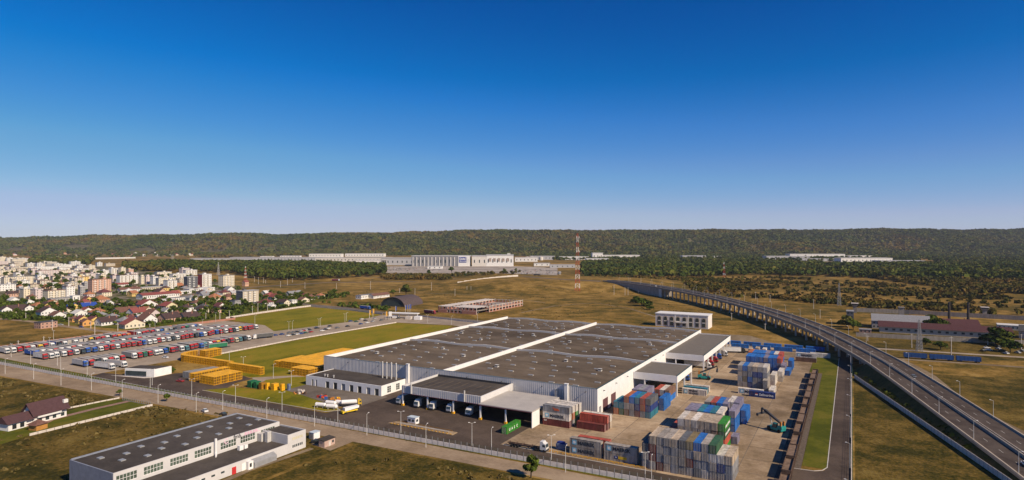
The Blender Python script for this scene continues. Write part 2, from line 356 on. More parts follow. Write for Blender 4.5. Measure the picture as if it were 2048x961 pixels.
ribbon('bypass_ramp', [C2W(-60, 1285), C2W(10, 1200), C2W(70, 1110), C2W(110, 1070), C2W(150, 1040)], 14, M_ASPH2, 0.25, drape=True, px=False)
ribbon('plant_access_road', [C2W(-60, 1285), C2W(-160, 1330), C2W(-420, 1420), C2W(-800, 1500)], 12, M_ASPH2, 0.1, drape=True, px=False)
ribbon('dirt_track', [(1795, 718), (1828, 733), (1862, 752), (1895, 780), (1950, 818), (2000, 845), (2060, 874)], 4.5, M_DIRT, 0.04)
ribbon('railway_bed', [(1700, 712), (1790, 718), (1960, 729), (2060, 736)], 5, M_DIRT, 0.05)
ribbon('prison_street', [(1740, 697), (1850, 703), (1960, 710), (2060, 716)], 6, M_LOT, 0.045)
ribbon('garden_path', [(258, 803), (190, 818), (130, 833), (95, 842)], 3.2, mat('brick_paving', (0.27, 0.16, 0.12), 0.9, 0.2, 1.0), 0.06)
sheet('garden_lawn', [(0, 860), (70, 845), (190, 805), (250, 798), (300, 812), (70, 868), (0, 890)], M_VERGE, 0.03)
sheet('house_terrace', [(12, 850), (60, 846), (110, 840), (95, 848), (45, 856)], mat('brick_paving', (0.27, 0.16, 0.12)), 0.075)
sheet('villa_plot', [(1340, 662), (1500, 672), (1560, 690), (1490, 690), (1400, 668)], M_DIRT, 0.03)
ribbon('meadow_track', [(1042, 626), (1110, 612), (1190, 606), (1260, 618), (1330, 640)], 2.6, M_DIRT, 0.03)
ribbon('meadow_track', [(700, 584), (800, 586), (900, 588), (1010, 594), (1090, 606)], 2.2, M_DIRT, 0.03)
ribbon('field_track', [(625, 897), (500, 940), (420, 975), (380, 1010)], 2.4, M_DIRT, 0.03)
ribbon('field_track', [(1950, 640), (1850, 622), (1750, 612), (1600, 598)], 2.6, M_DIRT, 0.03)
# kerbs are real steps
def kerb(pts, z=0.14):
    b = MB(); P = [Vector(p) for p in pts]
    for i in range(len(P) - 1):
        d = (P[i + 1] - P[i]).normalized(); n = Vector((-d.y, d.x)) * 0.14
        b.prism([P[i] - n, P[i + 1] - n, P[i + 1] + n, P[i] + n], 0.01, z)
    struct('kerb', b.mesh('kerb', M_KERB))
kerb([(-7.6, 470), (-7.6, 240), (-9, 236.3), (-11.5, 234.4), (-22, 233.4)])
kerb([(-300, 207), (-252, 207.4), (-226, 208), (-213, 208), (-208, 213), (-216, 217)])
kerb([(-392, 198.2), (-388, 197.2), (-60, 198.1)])
kerb([(-60, 207.3), (-118, 207.2)])
# ------------------------------------------------------------------ lettering
def text_mesh(body, size, m, ext=0.015):
    def f():
        cu = bpy.data.curves.new('lettering', 'FONT'); cu.body = body; cu.size = size; cu.extrude = ext; cu.resolution_u = 2; cu.offset = 0.03 * size if body.isupper() else 0.012 * size
        o = bpy.data.objects.new('tmp', cu); COL.objects.link(o)
        me = bpy.data.meshes.new_from_object(o.evaluated_get(bpy.context.evaluated_depsgraph_get()))
        bpy.data.objects.remove(o); me.materials.clear(); me.materials.append(m); return me
    return cache(('txt', body, size, m.name), f)
R90 = math.radians(90)
FRONT = (R90, 0, 0); RIGHT = (R90, 0, R90)      # lettering that faces -y, and +x

# ------------------------------------------------------------------ the warehouse
WX0, WX1, WXM = -269.5, -100.5, -185.0
WY = [262.7, 341.7, 416.5, 481.0]
WT = 11.9
def roofz(x): return 10.3 + 0.32 * math.cos(2 * math.pi * (x - WXM - 21) / 42.25)
wh = thing('warehouse', 'huge white and grey warehouse with a flat dark roof and skylights', 'warehouse', (0, 0, 0))
b = MB()                                        # front wall, ribbed sheets
b.box(WX0, WX1 - 0.31, WY[0], WY[0] + 0.3, 0, WT)
x = WX0 + 0.5
while x < WX1 - 0.6: b.box(x, x + 0.32, WY[0] - 0.07, WY[0] - 0.001, 0.4, WT - 0.15); x += 1.05
obj('front_wall', b.mesh('front_wall', M_WALLG), wh)
b = MB().box(WX1 - 0.3, WX1, WY[0], WY[3], 0, WT)
yy = WY[0] + 6
while yy < WY[3] - 2: b.box(WX1 + 0.001, WX1 + 0.03, yy, yy + 0.12, 0, WT - 0.2); yy += 6
obj('side_wall', b.mesh('side_wall', M_CLADW), wh)
obj('side_wall', MB().box(WX0, WX0 + 0.3, WY[0] + 0.31, WY[3], 0, WT - 0.02).mesh('side_wall', M_CLADW), wh)
obj('back_wall', MB().box(WX0 + 0.31, WX1 - 0.31, WY[3] - 0.3, WY[3], 0, 11.0).mesh('back_wall', M_WALLG), wh)
obj('coping', MB().box(WX1 - 0.55, WX1 + 0.06, WY[0] - 0.08, WY[3], WT + 0.003, WT + 0.14).mesh('coping', mat('green_coping', (0.03, 0.075, 0.075), 0.5)), wh)
obj('coping', MB().box(WX0 - 0.04, WX1 - 0.56, WY[0] - 0.09, WY[0] + 0.4, WT + 0.002, WT + 0.1).mesh('coping', mat('teal_coping', (0.16, 0.22, 0.23), 0.5)), wh)
for y0, y1 in zip(WY[:-1], WY[1:]):             # six roof fields between the fire walls
    for x0, x1 in ((WX0 + 0.3, WXM - 0.4), (WXM + 0.4, WX1 - 0.3)):
        b = MB(); n = 36
        for i in range(n):
            a, c = x0 + (x1 - x0) * i / n, x0 + (x1 - x0) * (i + 1) / n
            b.face([(a, y0 + 0.3, roofz(a)), (c, y0 + 0.3, roofz(c)), (c, y1, roofz(c)), (a, y1, roofz(a))])
        rf = obj('roof', b.mesh('roof', M_ROOF), wh)
for x0, x1, t in ((WX0 + 0.301, WX0 + 1.0, WT + 0.02), (WXM - 0.4, WXM + 0.4, WT + 0.2)):
    obj('fire_wall', MB().box(x0, x1, WY[0] + 0.31, WY[3] - 0.31, 8, t).mesh('fire_wall', M_CLADW), wh)
for k, yc in enumerate(WY[1:]):                 # rolling cross parapets
    for x0, x1 in ((WX0 + 1.01, WXM - 0.41), (WXM + 0.41, WX1 - 0.56)):
        b = MB(); n = 40
        for i in range(n):
            a, c = x0 + (x1 - x0) * i / n, x0 + (x1 - x0) * (i + 1) / n
            za, zc = roofz(a) * 1.25 - 1.4, roofz(c) * 1.25 - 1.4
            y0, y1 = (yc - 0.35, yc + 0.35) if k < 2 else (yc - 0.7, yc - 0.31)
            b.face([(a, y0, 8), (c, y0, 8), (c, y0, zc), (a, y0, za)]); b.face([(a, y0, za), (c, y0, zc), (c, y1, zc), (a, y1, za)]); b.face([(c, y1, 8), (a, y1, 8), (a, y1, za), (c, y1, zc)])
        obj('cross_parapet', b.mesh('cross_parapet', mat('parapet_sheet', (0.56, 0.54, 0.51), 0.8, 0.08, 1.5)), wh)
def f():
    b = MB().box(-1.5, 1.5, -0.65, 0.65, -0.35, 0.26, 0).box(-1.36, 1.36, -0.5, 0.5, 0.261, 0.34, 1); return b.mesh('skylight', [mat('skylight_kerb', (0.36, 0.33, 0.29)), mat('skylight_dome', (0.30, 0.30, 0.29), 0.3, 0.05)])
sky_me = f()
fan_me = MB().box(-0.9, 0.9, -0.9, 0.9, -0.4, 0.35, 0).box(-0.7, 0.7, -0.7, 0.7, 0.351, 0.95, 1).box(-0.95, 0.95, -0.95, 0.95, 0.951, 1.08, 0).mesh('roof_fan', [M_GALV, M_STEELD])
RS = random.Random(3)
for yi, (y0, y1) in enumerate(zip(WY[:-1], WY[1:])):
    for x0 in (WX0 + 4, WXM + 4):
        n = 6
        for r in range(n):
            yr = y0 + 5 + (y1 - y0 - 10) * r / (n - 1)
            for c in range(6):
                xx = x0 + 4 + c * 12.6 + (6.3 if r % 2 else 0) + RS.choice([-1.6, 0, 1.6])
                if xx > x0 + 76 or RS.random() < 0.08: continue
                y2 = yr + RS.choice([-1.8, 0, 1.8])
                obj('skylight', sky_me, wh, (xx, y2, roofz(xx) + 0.1))
        for c in range(3):
            xx = x0 + 14 + c * 25 + RS.uniform(-2, 2); y2 = y0 + (y1 - y0) * (0.3 + 0.22 * ((c * 2 + yi) % 3)) + 2.6
            obj('roof_fan', fan_me, wh, (xx, y2, roofz(xx) + 0.2))
# square ducts, round flues and lamps on the front wall
for xx, t in ((-207.5, 13.0), (-115.5, 12.6)):
    obj('wall_duct', MB().box(xx - 0.8, xx + 0.8, WY[0] - 1.2, WY[0] - 0.08, 0.2, t).box(xx - 0.95, xx + 0.95, WY[0] - 1.35, WY[0] + 0.1, t + 0.001, t + 0.25).mesh('wall_duct', M_CLADW), wh)
for i, xx in enumerate((-221.5, -218.6, -215.4, -212.2)):
    b = MB().tube((xx, WY[0] - 4.5, 5.0), (xx, WY[0] - 4.5, 13.4), 0.33, 0.33, 10).tube((xx, WY[0] - 4.5, 13.4), (xx, WY[0] - 4.5, 13.9), 0.5, 0.2, 10)
    obj('flue', b.mesh('flue', M_GALV), wh)
b = MB()
for i in range(6): b.box(-121.5 + i * 0.75, -121.1 + i * 0.75, WY[0] - 0.5, WY[0] - 0.1, 0.3, 9.8)
obj('pipe_rack', b.mesh('pipe_rack', M_GALV), wh)
for xx in (-250, -228, -195, -170, -150, -128, -106):
    obj('wall_lamp', MB().box(xx - 0.1, xx + 0.1, WY[0] - 0.9, WY[0] - 0.08, 10.1, 10.25).box(xx - 0.3, xx + 0.3, WY[0] - 1.1, WY[0] - 0.7, 9.95, 10.1).mesh('wall_lamp', M_STEELD), wh)
for y0, y1 in ((269.5, 276), (280.5, 287), (351, 357), (365, 371)):      # big doors, lamps on the sunlit side
    obj('loading_door', MB().box(WX1 + 0.001, WX1 + 0.12, y0, y1, 0, 5.6).mesh('loading_door', mat('maroon_door', (0.13, 0.06, 0.065), 0.6, 0.1)), wh)
obj('door', MB().box(WX1 + 0.001, WX1 + 0.1, 264.6, 267.2, 0, 3.4).mesh('door', M_GREY), wh)
for y0 in range(270, 480, 17):
    obj('wall_lamp', MB().box(WX1 + 0.05, WX1 + 0.9, y0, y0 + 0.25, 9.6, 9.9).mesh('wall_lamp', M_STEELD), wh)
# low annex
an = obj('office_annex', None, wh)
for o_ in [an]: o_['label'] = 'low white annex with a row of dark doors'
AX0, AX1, AY0, AH = -262.0, -208.7, 242.4, 5.2
b = MB()
doors = [(-257.0, 1.2), (-254.2, 1.2), (-246, 2.6), (-240.3, 2.6), (-234.6, 2.6), (-228.9, 2.6), (-223.3, 2.6), (-217.3, 2.6), (-211.8, 2.6)]
cur = AX0
for dx, w_ in doors:
    b.box(cur, dx - w_ / 2, AY0, AY0 + 0.4, 0, AH); b.box(dx - w_ / 2, dx + w_ / 2, AY0, AY0 + 0.4, 3.5, AH); cur = dx + w_ / 2
b.box(cur, AX1 - 0.41, AY0, AY0 + 0.4, 0, AH); b.box(AX1 - 0.4, AX1, AY0, WY[0] - 0.1, 0, AH); b.box(AX0, AX0 + 0.4, AY0 + 0.41, WY[0] - 0.1, 0, AH)
obj('wall', b.mesh('wall', M_WHITE), an)
for i, (dx, w_) in enumerate(doors):
    obj('door', MB().box(dx - w_ / 2, dx + w_ / 2, AY0 + 0.28, AY0 + 0.36, 0, 3.49).mesh('door', [M_DARK, M_GREY, M_GLASS][(i * 7) % 3]), an)
obj('roof', MB().box(AX0 + 0.41, AX1 - 0.41, AY0 + 0.41, WY[0] - 0.11, AH - 0.5, AH - 0.2).mesh('roof', M_ROOFD), an)
for yv in (247, 254):
    b = MB()
    for i in range(2):
        for j in range(3): b.box(AX1 + 0.001, AX1 + 0.06, yv + i * 1.5, yv + i * 1.5 + 1.2, 0.9 + j * 1.1, 1.85 + j * 1.1)
    obj('window', b.mesh('window', M_GLASS), an)
for xx in (-251.5, -249.5, -245): obj('roof_vent', MB().tube((xx, 246, AH - 0.3), (xx, 246, AH + 0.9), 0.3, 0.3).tube((xx, 246, AH + 0.9), (xx, 246, AH + 1.1), 0.5, 0.5).mesh('roof_vent', M_GALV), an)
# front dock canopy and the concrete canopy beside it
cn = obj('dock_canopy', None, wh)
b = MB().box(-188.4, -144.0, 233.4, 233.9, 6.2, 9.7).box(-188.4, -187.9, 233.91, 262.6, 6.2, 9.7).box(-144.5, -144.0, 233.91, 262.6, 6.2, 9.7)
xx = -187.6
while xx < -144.4: b.box(xx, xx + 0.3, 233.33, 233.399, 6.3, 9.6); xx += 1.05
obj('fascia', b.mesh('fascia', M_WALLG), cn)
obj('eave_trim', MB().box(-188.5, -143.9, 233.25, 233.98, 6.05, 6.199).mesh('eave_trim', mat('crimson_trim', (0.14, 0.03, 0.04))), cn)
obj('canopy_roof', MB().box(-187.89, -144.51, 233.91, 262.6, 8.5, 8.7).mesh('canopy_roof', M_ROOFD), cn)
for i in range(9): obj('roof_seam', MB().box(-183 + i * 4.4, -182.8 + i * 4.4, 234.5, 256, 8.701, 8.78).mesh('roof_seam', M_ROOF), cn)
obj('rear_trim', MB().box(-187.8, -144.5, 262.0, 262.58, 8.71, 9.6).mesh('rear_trim', M_STEELD), cn)
for xx in (-182.5, -152.5): obj('chimney', MB().tube((xx, 233.0, 6.5), (xx, 233.0, 11.4), 0.35, 0.35).mesh('chimney', M_GALV), cn)
post_me = MB().box(-0.3, 0.3, -0.3, 0.3, 0, 6.1).box(-0.55, 0.55, -0.55, 0.55, 0, 0.9, 1).mesh('post', [M_WHITE, M_YEL])
for xx in (-188.0, -173.4, -159.0, -144.3): obj('post', post_me, cn, (xx, 233.8, 0))
c2 = obj('concrete_canopy', None, wh)
obj('canopy_roof', MB().xz([(-143.9, 6.6), (-117.4, 6.6), (-117.4, 7.1), (-143.9, 7.1)], 230.9, 258.5).mesh('canopy_roof', mat('roof_concrete', (0.40, 0.37, 0.335), 0.9, 0.07, 0.2)), c2)
obj('eave_trim', MB().box(-143.9, -117.4, 230.8, 230.899, 6.5, 6.75).mesh('eave_trim', mat('crimson_trim', (0.14, 0.03, 0.04))), c2)
obj('side_wall', MB().box(-117.7, -117.4, 231.0, 238.0, 0, 6.59).mesh('side_wall', M_CLADW), c2)
obj('rear_wall', MB().box(-143.9, -117.4, 258.2, 258.5, 0, 6.59).mesh('rear_wall', M_WALLG), c2)
for xx in (-143.2, -130.4): obj('post', post_me, c2, (xx, 231.6, 0.0))
# two canopies over the rail side
for y0, y1, nm in ((314.5, 347.5, 0), (379.0, 471.0, 1)):
    cn = obj('side_canopy', None, wh)
    X0, X1 = WX1 + 0.13, -77.5
    b = MB().box(X0, X1, y0, y0 + 0.4, 6.7, 10.2).box(X1 - 0.4, X1, y0 + 0.41, y1 - 0.41, 6.7, 10.2).box(X0, X1, y1 - 0.4, y1, 6.7, 10.2)
    yy = y0 + 2
    obj('fascia', b.mesh('fascia', M_CLADW), cn)
    obj('canopy_roof', MB().box(X0, X1 - 0.41, y0 + 0.41, y1 - 0.41, 9.5, 9.8).mesh('canopy_roof', mat('gravel_roof', (0.155, 0.135, 0.11), 0.95, 0.08, 0.3)), cn)
    obj('coping', MB().box(X1 - 0.5, X1 + 0.05, y0 - 0.04, y1, 10.201, 10.33).mesh('coping', mat('green_coping', (0.03, 0.075, 0.075))), cn)
    n = 3 if nm == 0 else 8
    pm = MB().box(-0.35, 0.35, -0.35, 0.35, 0, 6.69).mesh('post', M_WHITE)
    for i in range(n): obj('post', pm, cn, (X1 - 0.4, y0 + 0.5 + (y1 - y0 - 1) * i / (n - 1), 0))
    for xx in (X0 + 6,): obj('post', pm, cn, (xx, y0 + 0.5, 0))

# ------------------------------------------------------------------ fmb hall
fm = thing('factory_hall', 'long grey hall with banded windows and fmb lettering on the near left', 'factory', (0, 0, 0))
HX0, HX1, HY0, HY1, HT = -221.0, -196.0, 106.0, 168.0, 8.0
M_FMB = mat('pale_render', (0.56, 0.54, 0.52), 0.8, 0.05, 0.2)
wins = [(106.8, 113.2), (115.2, 121.6), (123.8, 130.2), (132.4, 138.8), (142.3, 148.7), (150.4, 156.8), (159.4, 165.8)]
b = MB(); cur = HY0; WZ0, WZ1 = 4.3, 6.9
for a, c in wins:
    b.box(HX1 - 0.4, HX1, cur, a, 0, HT); b.box(HX1 - 0.4, HX1, a, c, 0, WZ0); b.box(HX1 - 0.4, HX1, a, c, WZ1, HT); cur = c
b.box(HX1 - 0.4, HX1, cur, HY1, 0, HT)
b.box(HX0, HX1 - 0.41, HY1 - 0.4, HY1, 0, HT)
obj('wall', b.mesh('wall', M_FMB), fm)
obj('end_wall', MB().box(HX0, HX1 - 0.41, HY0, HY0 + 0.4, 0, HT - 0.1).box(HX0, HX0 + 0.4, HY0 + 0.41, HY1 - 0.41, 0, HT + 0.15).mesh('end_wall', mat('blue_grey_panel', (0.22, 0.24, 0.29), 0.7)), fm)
obj('roof', MB().box(HX0 + 0.41, HX1 - 0.41, HY0 + 0.41, HY1 - 0.41, HT - 0.7, HT - 0.35).mesh('roof', M_ROOFD), fm)
pane_me = MB().box(-0.02, 0.02, 0, 0.86, 0, 1.12).mesh('pane', mat('green_glass', (0.075, 0.10, 0.075), 0.15, 0.4, 0.4, spec=0.5))
fr = MB()
for j in range(3): fr.box(-0.06, 0.06, 0, 6.4, j * 1.25, j * 1.25 + 0.1)
for i in range(7): fr.box(-0.05, 0.05, i * 1.05, i * 1.05 + 0.1, 0.101, 2.499)
fr_me = fr.mesh('window', M_WHITE)
for a, c in wins:
    wn = obj('window', fr_me, fm, (HX1 - 0.14, a, WZ0))
    for i in range(6):
        for j in range(2): obj('pane', pane_me, wn, (-0.02, 0.15 + i * 1.05, 0.12 + j * 1.25))
for i in range(9):
    for j in range(2):
        yv = HY0 + 6 + i * 6.5 + j * 2.2; xv = -214.5 + j * 8.2 + (i % 2) * 3
        obj('skylight', MB().box(-1.0, 1.0, -0.8, 0.8, 0, 0.3).mesh('skylight', mat('skylight_dome', (0.42, 0.45, 0.47))), fm, (xv, yv, HT - 0.34))
obj('lettering', text_mesh('fmb', 2.1, mat('dark_lettering', (0.06, 0.06, 0.07)), 0.04), fm, (HX1 + 0.05, 147.5, 6.75), rot=RIGHT)
obj('lettering', MB().box(-0.02, 0.02, 0, 7.2, 0.0, 0.16).box(-0.02, 0.02, 0.4, 1.2, 0.3, 1.0).box(-0.02, 0.02, 1.6, 2.3, 0.3, 1.0).box(-0.02, 0.02, 2.7, 3.5, 0.3, 1.0).box(-0.02, 0.02, 4.0, 4.7, 0.3, 1.0).box(-0.02, 0.02, 5.1, 5.9, 0.3, 1.0).mesh('lettering', mat('pink_lettering', (0.62, 0.36, 0.46))), fm, (HX1 + 0.04, 151.8, 6.92))
b = MB(); pts = []
for i in range(14):
    a0 = 0.7 + i * 0.36; a1 = a0 + 0.36
    b.face([(0, 0.62 * math.cos(a0), 0.62 * math.sin(a0)), (0, 0.62 * math.cos(a1), 0.62 * math.sin(a1)), (0, 0.95 * math.cos(a1), 0.95 * math.sin(a1)), (0, 0.95 * math.cos(a0), 0.95 * math.sin(a0))])
obj('emblem', b.mesh('emblem', mat('pink_emblem', (0.68, 0.50, 0.56))), fm, (HX1 + 0.05, 144.6, 6.95))
obj('roof_pipe', MB().tube((HX1 + 0.7, 139.9, 3.3), (HX1 + 0.7, 139.9, 9.2), 0.42, 0.42, 10).tube((HX1 + 0.7, 139.9, 4.2), (HX1 + 2.6, 138.6, 3.6), 0.3, 0.3, 8).mesh('roof_pipe', M_CLADW), fm)
fa = obj('side_building', None, fm)
obj('wall', MB().box(-182.7, -182.3, 84, 160, 0, 3.6).box(HX1 + 0.01, -182.71, 84, 84.4, 0, 3.6).mesh('wall', M_FMB), fa)
obj('roof', MB().box(HX1 + 0.01, -182.71, 84.41, 160, 3.0, 3.3).mesh('roof', M_ROOFD), fa)
obj('tall_block', MB().box(HX1 + 0.01, -182.3, 160.01, 160.4, 0, 6.8).box(-182.7, -182.3, 160.41, 168.6, 0, 6.8).box(HX1 + 0.01, -182.71, 168.2, 168.6, 0, 6.8).mesh('tall_block', M_FMB), fa)
obj('roof', MB().box(HX1 + 0.02, -182.71, 160.41, 168.19, 6.0, 6.3).mesh('roof', M_ROOFD), fa)
for j in range(2):
    for i in range(6): obj('window', MB().box(0, 0.05, 0, 0.55, 0, 0.95).mesh('window', M_GLASS if j == 0 else mat('cream_blind', (0.55, 0.5, 0.33))), fa, (-182.299, 162.2 + i * 0.85, 1.6 + j * 2.8))  # lower row glass, upper row plain cream
obj('door', MB().box(-182.299, -182.2, 136.6, 138.2, 0, 2.4).mesh('door', mat('red_door', (0.5, 0.03, 0.03))), fa)
for yv in (140.4, 118): obj('door', MB().box(-182.299, -182.2, yv, yv + 1.5, 0, 2.5).mesh('door', M_WHITE), fa)
obj('porch', MB().box(-182.29, -180.6, 144.2, 153.6, 0, 1.1).xz([(-182.29, 2.9), (-182.29, 1.11), (-180.5, 1.11), (-180.5, 1.9)], 144.2, 153.6).mesh('porch', M_GREY), fa)
obj('porch_door', MB().box(-182.29, -180.9, 142.0, 144.0, 0, 2.8).box(-180.89, -180.85, 142.5, 143.3, 0.9, 2.2, 1).mesh('porch_door', [M_WHITE, M_DARK]), fa)
for yv in (122, 125.5, 129, 132.5): obj('window', MB().box(0, 0.05, 0, 1.3, 0, 0.6).mesh('window', M_GLASS), fa, (-182.299, yv, 1.7))
obj('air_unit', MB().box(-193.6, -192.2, 147.2, 148.8, 3.31, 4.9).box(-193.4, -192.4, 149.4, 150.8, 3.31, 4.6).mesh('air_unit', M_WHITE), fa)
obj('stair_tower', MB().box(HX1 + 0.2, -193.6, 157.6, 159.9, 3.31, 6.2).box(-192.6, -191.0, 158.2, 159.9, 3.31, 7.2).mesh('stair_tower', M_GALV), fa)
# small sheds beside the hall
t = thing('utility_cabin', 'small white cabin with a blue roof beside the fence road', 'shed', (-187.6, 178.0, 0))
obj('wall', MB().cbox(0, 0, 0, 2.6, 3.2, 2.5).mesh('wall', M_WHITE), t); obj('roof', MB().cbox(0, 0, 2.501, 2.9, 3.5, 0.2).mesh('roof', mat('pale_blue_roof', (0.45, 0.52, 0.56))), t)
obj('door', MB().box(-0.9, 0.9, -1.66, -1.601, 0.1, 2.1).mesh('door', M_GREY), t)
t = thing('brick_hut', 'pink brick hut with a dark mono-pitch roof beside the hall', 'shed', (-176.8, 174.0, 0))
obj('wall', MB().cbox(0, 0, 0, 3.0, 5.4, 2.5).mesh('wall', mat('pink_block', (0.47, 0.33, 0.27), 0.9, 0.12, 1.0)), t)
obj('roof', MB().xz([(-1.9, 2.501), (1.7, 2.501), (1.7, 2.7), (-1.9, 3.0)], -3.0, 3.0).mesh('roof', M_ROOFD), t)
obj('door', MB().box(1.501, 1.56, -0.6, 0.5, 0, 2.0).mesh('door', M_CONCW), t); obj('window', MB().box(1.501, 1.56, 1.2, 2.1, 1.0, 1.9).mesh('window', M_GLASS), t)

# ------------------------------------------------------------------ gate kiosk by the lorry park, weighbridge, gas tanks
t = thing('gatehouse', 'white flat roofed office with a grey glazed front beside the lorry park', 'office', (0, 0, 0))
obj('wall', MB().prism([(-372, 207.5), (-353.2, 213.4), (-354.2, 224.5), (-373, 217)], 0, 4.5).mesh('wall', M_WHITE), t)
obj('roof', MB().prism([(-371.5, 208.3), (-354, 214), (-354.8, 223.6), (-372.4, 216.6)], 4.501, 4.65).mesh('roof', M_ROOFD), t)
obj('glazing', MB().prism([(-371, 207.4), (-358, 211.5), (-358.1, 211.8), (-371.1, 207.7)], 0.6, 3.2).mesh('glazing', M_GLASS), t)
obj('forecourt', MB().prism([(-380, 204), (-356, 209), (-352.6, 212.6), (-372, 207.3)], 0.02, 0.15).mesh('forecourt', M_CONCW), t)
t = thing('weighbridge', 'concrete weighbridge island with yellow edging in front of the docks', 'weighbridge', (0, 0, 0))
obj('island', MB().prism([(-175, 207.5), (-141.5, 207.2), (-141.5, 211.0), (-173, 211.5)], 0.02, 0.3).mesh('island', M_CONC), t)
obj('platform', MB().box(-170, -145, 208.6, 210.4, 0.301, 0.5).mesh('platform', M_CONCG), t)
for yv in (207.9, 210.9): obj('guard_rail', MB().box(-172.5, -144, yv, yv + 0.12, 0.6, 0.75).box(-172.5, -172.3, yv, yv + 0.12, 0.3, 0.6).box(-158, -157.8, yv, yv + 0.12, 0.3, 0.6).box(-144.2, -144, yv, yv + 0.12, 0.3, 0.6).mesh('guard_rail', M_YELD), t)
for i in range(18): obj('edge_block', MB().box(-173.5 + i * 1.8, -172.8 + i * 1.8, 207.3, 207.6, 0.301, 0.5).mesh('edge_block', M_YEL), t)
t = thing('weighing_booth', 'small white booth standing on the weighbridge island', 'booth', (-165.3, 212.6, 0))
obj('wall', MB().cbox(0, 0, 0.2, 4.2, 2.6, 2.7).mesh('wall', M_WHITE), t); obj('roof', MB().cbox(0, 0, 2.901, 4.5, 2.9, 0.2).mesh('roof', mat('pale_blue_roof', (0.45, 0.52, 0.56))), t)
obj('window', MB().box(-1.7, -0.3, -1.36, -1.301, 1.2, 2.2).mesh('window', M_GLASS), t); obj('window', MB().box(0.2, 1.5, -1.36, -1.301, 1.2, 2.2).mesh('window', M_GLASS), t); obj('window', MB().box(2.101, 2.16, -0.8, 0.6, 1.2, 2.2).mesh('window', M_GLASS), t)
def tank(x, y, rz, label):
    t = thing('gas_tank', label, 'tank', (x, y, 0), rz, 'gas tanks on the lawn')
    obj('vessel', MB().tube((-2.4, 0, 1.5), (2.4, 0, 1.5), 0.95, 0.95, 12).tube((2.4, 0, 1.5), (2.85, 0, 1.5), 0.95, 0.5, 12).tube((-2.85, 0, 1.5), (-2.4, 0, 1.5), 0.5, 0.95, 12).mesh('vessel', M_WHITE), t)
    for s_ in (-1.5, 1.5): obj('saddle', MB().cbox(s_, 0, 0, 0.4, 1.5, 0.8).mesh('saddle', M_CONCG), t)
tank(-219.5, 212.0, 0.2, 'white gas tank nearest the fence on the front lawn')
tank(-218.0, 217.0, 0.2, 'white gas tank in the middle of the lawn group')
tank(-214.5, 219.8, 0.15, 'white gas tank farthest from the fence on the lawn')
tank(-213.0, 212.5, 0.3, 'short white gas tank beside the yellow tipper trailer')
def clutter(px, py, cols, label, n=9, sp=2.4):
    x, y = G(px, py); t = thing('scrap_pile', label, 'scrap pile', (x, y, 0))
    for i in range(n):
        a = MB().cbox(0, 0, 0, R.uniform(0.5, 1.6), R.uniform(0.5, 1.6), R.uniform(0.5, 1.7))
        obj('piece', a.mesh('piece', R.choice(cols)), t, (R.uniform(-sp, sp), R.uniform(-sp * 0.6, sp * 0.6), 0), R.uniform(0, 3))
m_or, m_rd, m_bl = mat('orange_paint', (0.5, 0.2, 0.04)), mat('red_paint', (0.42, 0.04, 0.03)), mat('blue_paint', (0.03, 0.1, 0.3))
clutter(648, 796, [m_or, m_rd, m_bl, M_RUST], 'heap of red and orange machinery parts on the annex apron', 12, 3.5)
clutter(672, 800, [m_or, M_YEL, M_CONCW, M_RUST], 'heap of orange and yellow crates beside the tanker lorry', 10, 2.6)
clutter(603, 787, [M_RUST, M_CONCW, m_or], 'row of rusty scrap along the front lawn edge', 10, 4.5)
clutter(660, 808, [M_CONCG, M_GREY, M_RUST], 'grey pipes and cradles between the gas tanks', 8, 3)

# ------------------------------------------------------------------ perimeter fences
def fence(name, label, pts, pitch, hp, hm, pm, nm='fence', cat='fence'):
    """posts, concrete panels below, rails and wire above; every panel and post a piece of its own"""
    t = thing(name, label, cat)
    post = MB().cbox(0, 0, 0, 0.16, 0.16, hp + hm + 0.1).mesh('post', M_GREY if hm else M_CONCG)
    P = [Vector(p) for p in pts]; pan = {}
    for i in range(len(P) - 1):
        d = P[i + 1] - P[i]; n = max(1, round(d.length / pitch)); L = d.length / n; rz = math.atan2(d.y, d.x)
        me = MB().box(0.12, L - 0.12, -0.07, 0.07, 0, hp).mesh('panel', pm)
        wr = MB()
        if hm:
            for k in range(4): wr.box(0.1, L - 0.1, -0.012, 0.012, hp + 0.25 + k * hm / 4, hp + 0.275 + k * hm / 4)
            wr = wr.mesh('mesh_panel', M_GREENF)
        for k in range(n):
            q = P[i] + d * (k / n)
            obj('post', post, t, (q.x, q.y, 0), rz); obj('panel', me, t, (q.x, q.y, 0), rz)
            if hm: obj('mesh_panel', wr, t, (q.x, q.y, 0), rz)
    return t
fence('perimeter_fence', 'long concrete panel fence with green wire above, beside the pale outer road', [(-600, 187.8), (-477, 188.5), (-385.8, 189.6), (-263, 192.2), (-200, 193.4), (-100, 195.3), (-20, 197.0)], 2.6, 1.7, 1.2, mat('white_precast', (0.72, 0.66, 0.60), 0.9, 0.12, 0.9))
fence('diagonal_wall', 'concrete panel wall running diagonally below the viaduct embankment', [(1.2, 405), (43.2, 255), (56.5, 205)], 3.0, 2.2, 0, M_CONCW)
fence('lawn_wall', 'pale boundary wall along the far lawn', [G(452, 638), G(520, 627.5), G(600, 616), G(622, 613.5)], 3.5, 1.8, 0, M_CONCW)
fence('street_fence', 'low white panel fence along the street behind the gate', [G(622, 614), G(700, 621.5), G(765, 629.5)], 3.5, 1.5, 0, M_CONCW)
fence('back_fence', 'concrete fence along the street behind the warehouse', [G(835, 633), G(920, 643), G(1010, 652)], 3.5, 1.5, 0, M_CONCW)
fence('lot_wall', 'red brick wall along the back of the lorry park', [(-548, 200), (-548, 300), (-545, 412), (-557, 415)], 4.0, 2.0, 0, M_BRICK)
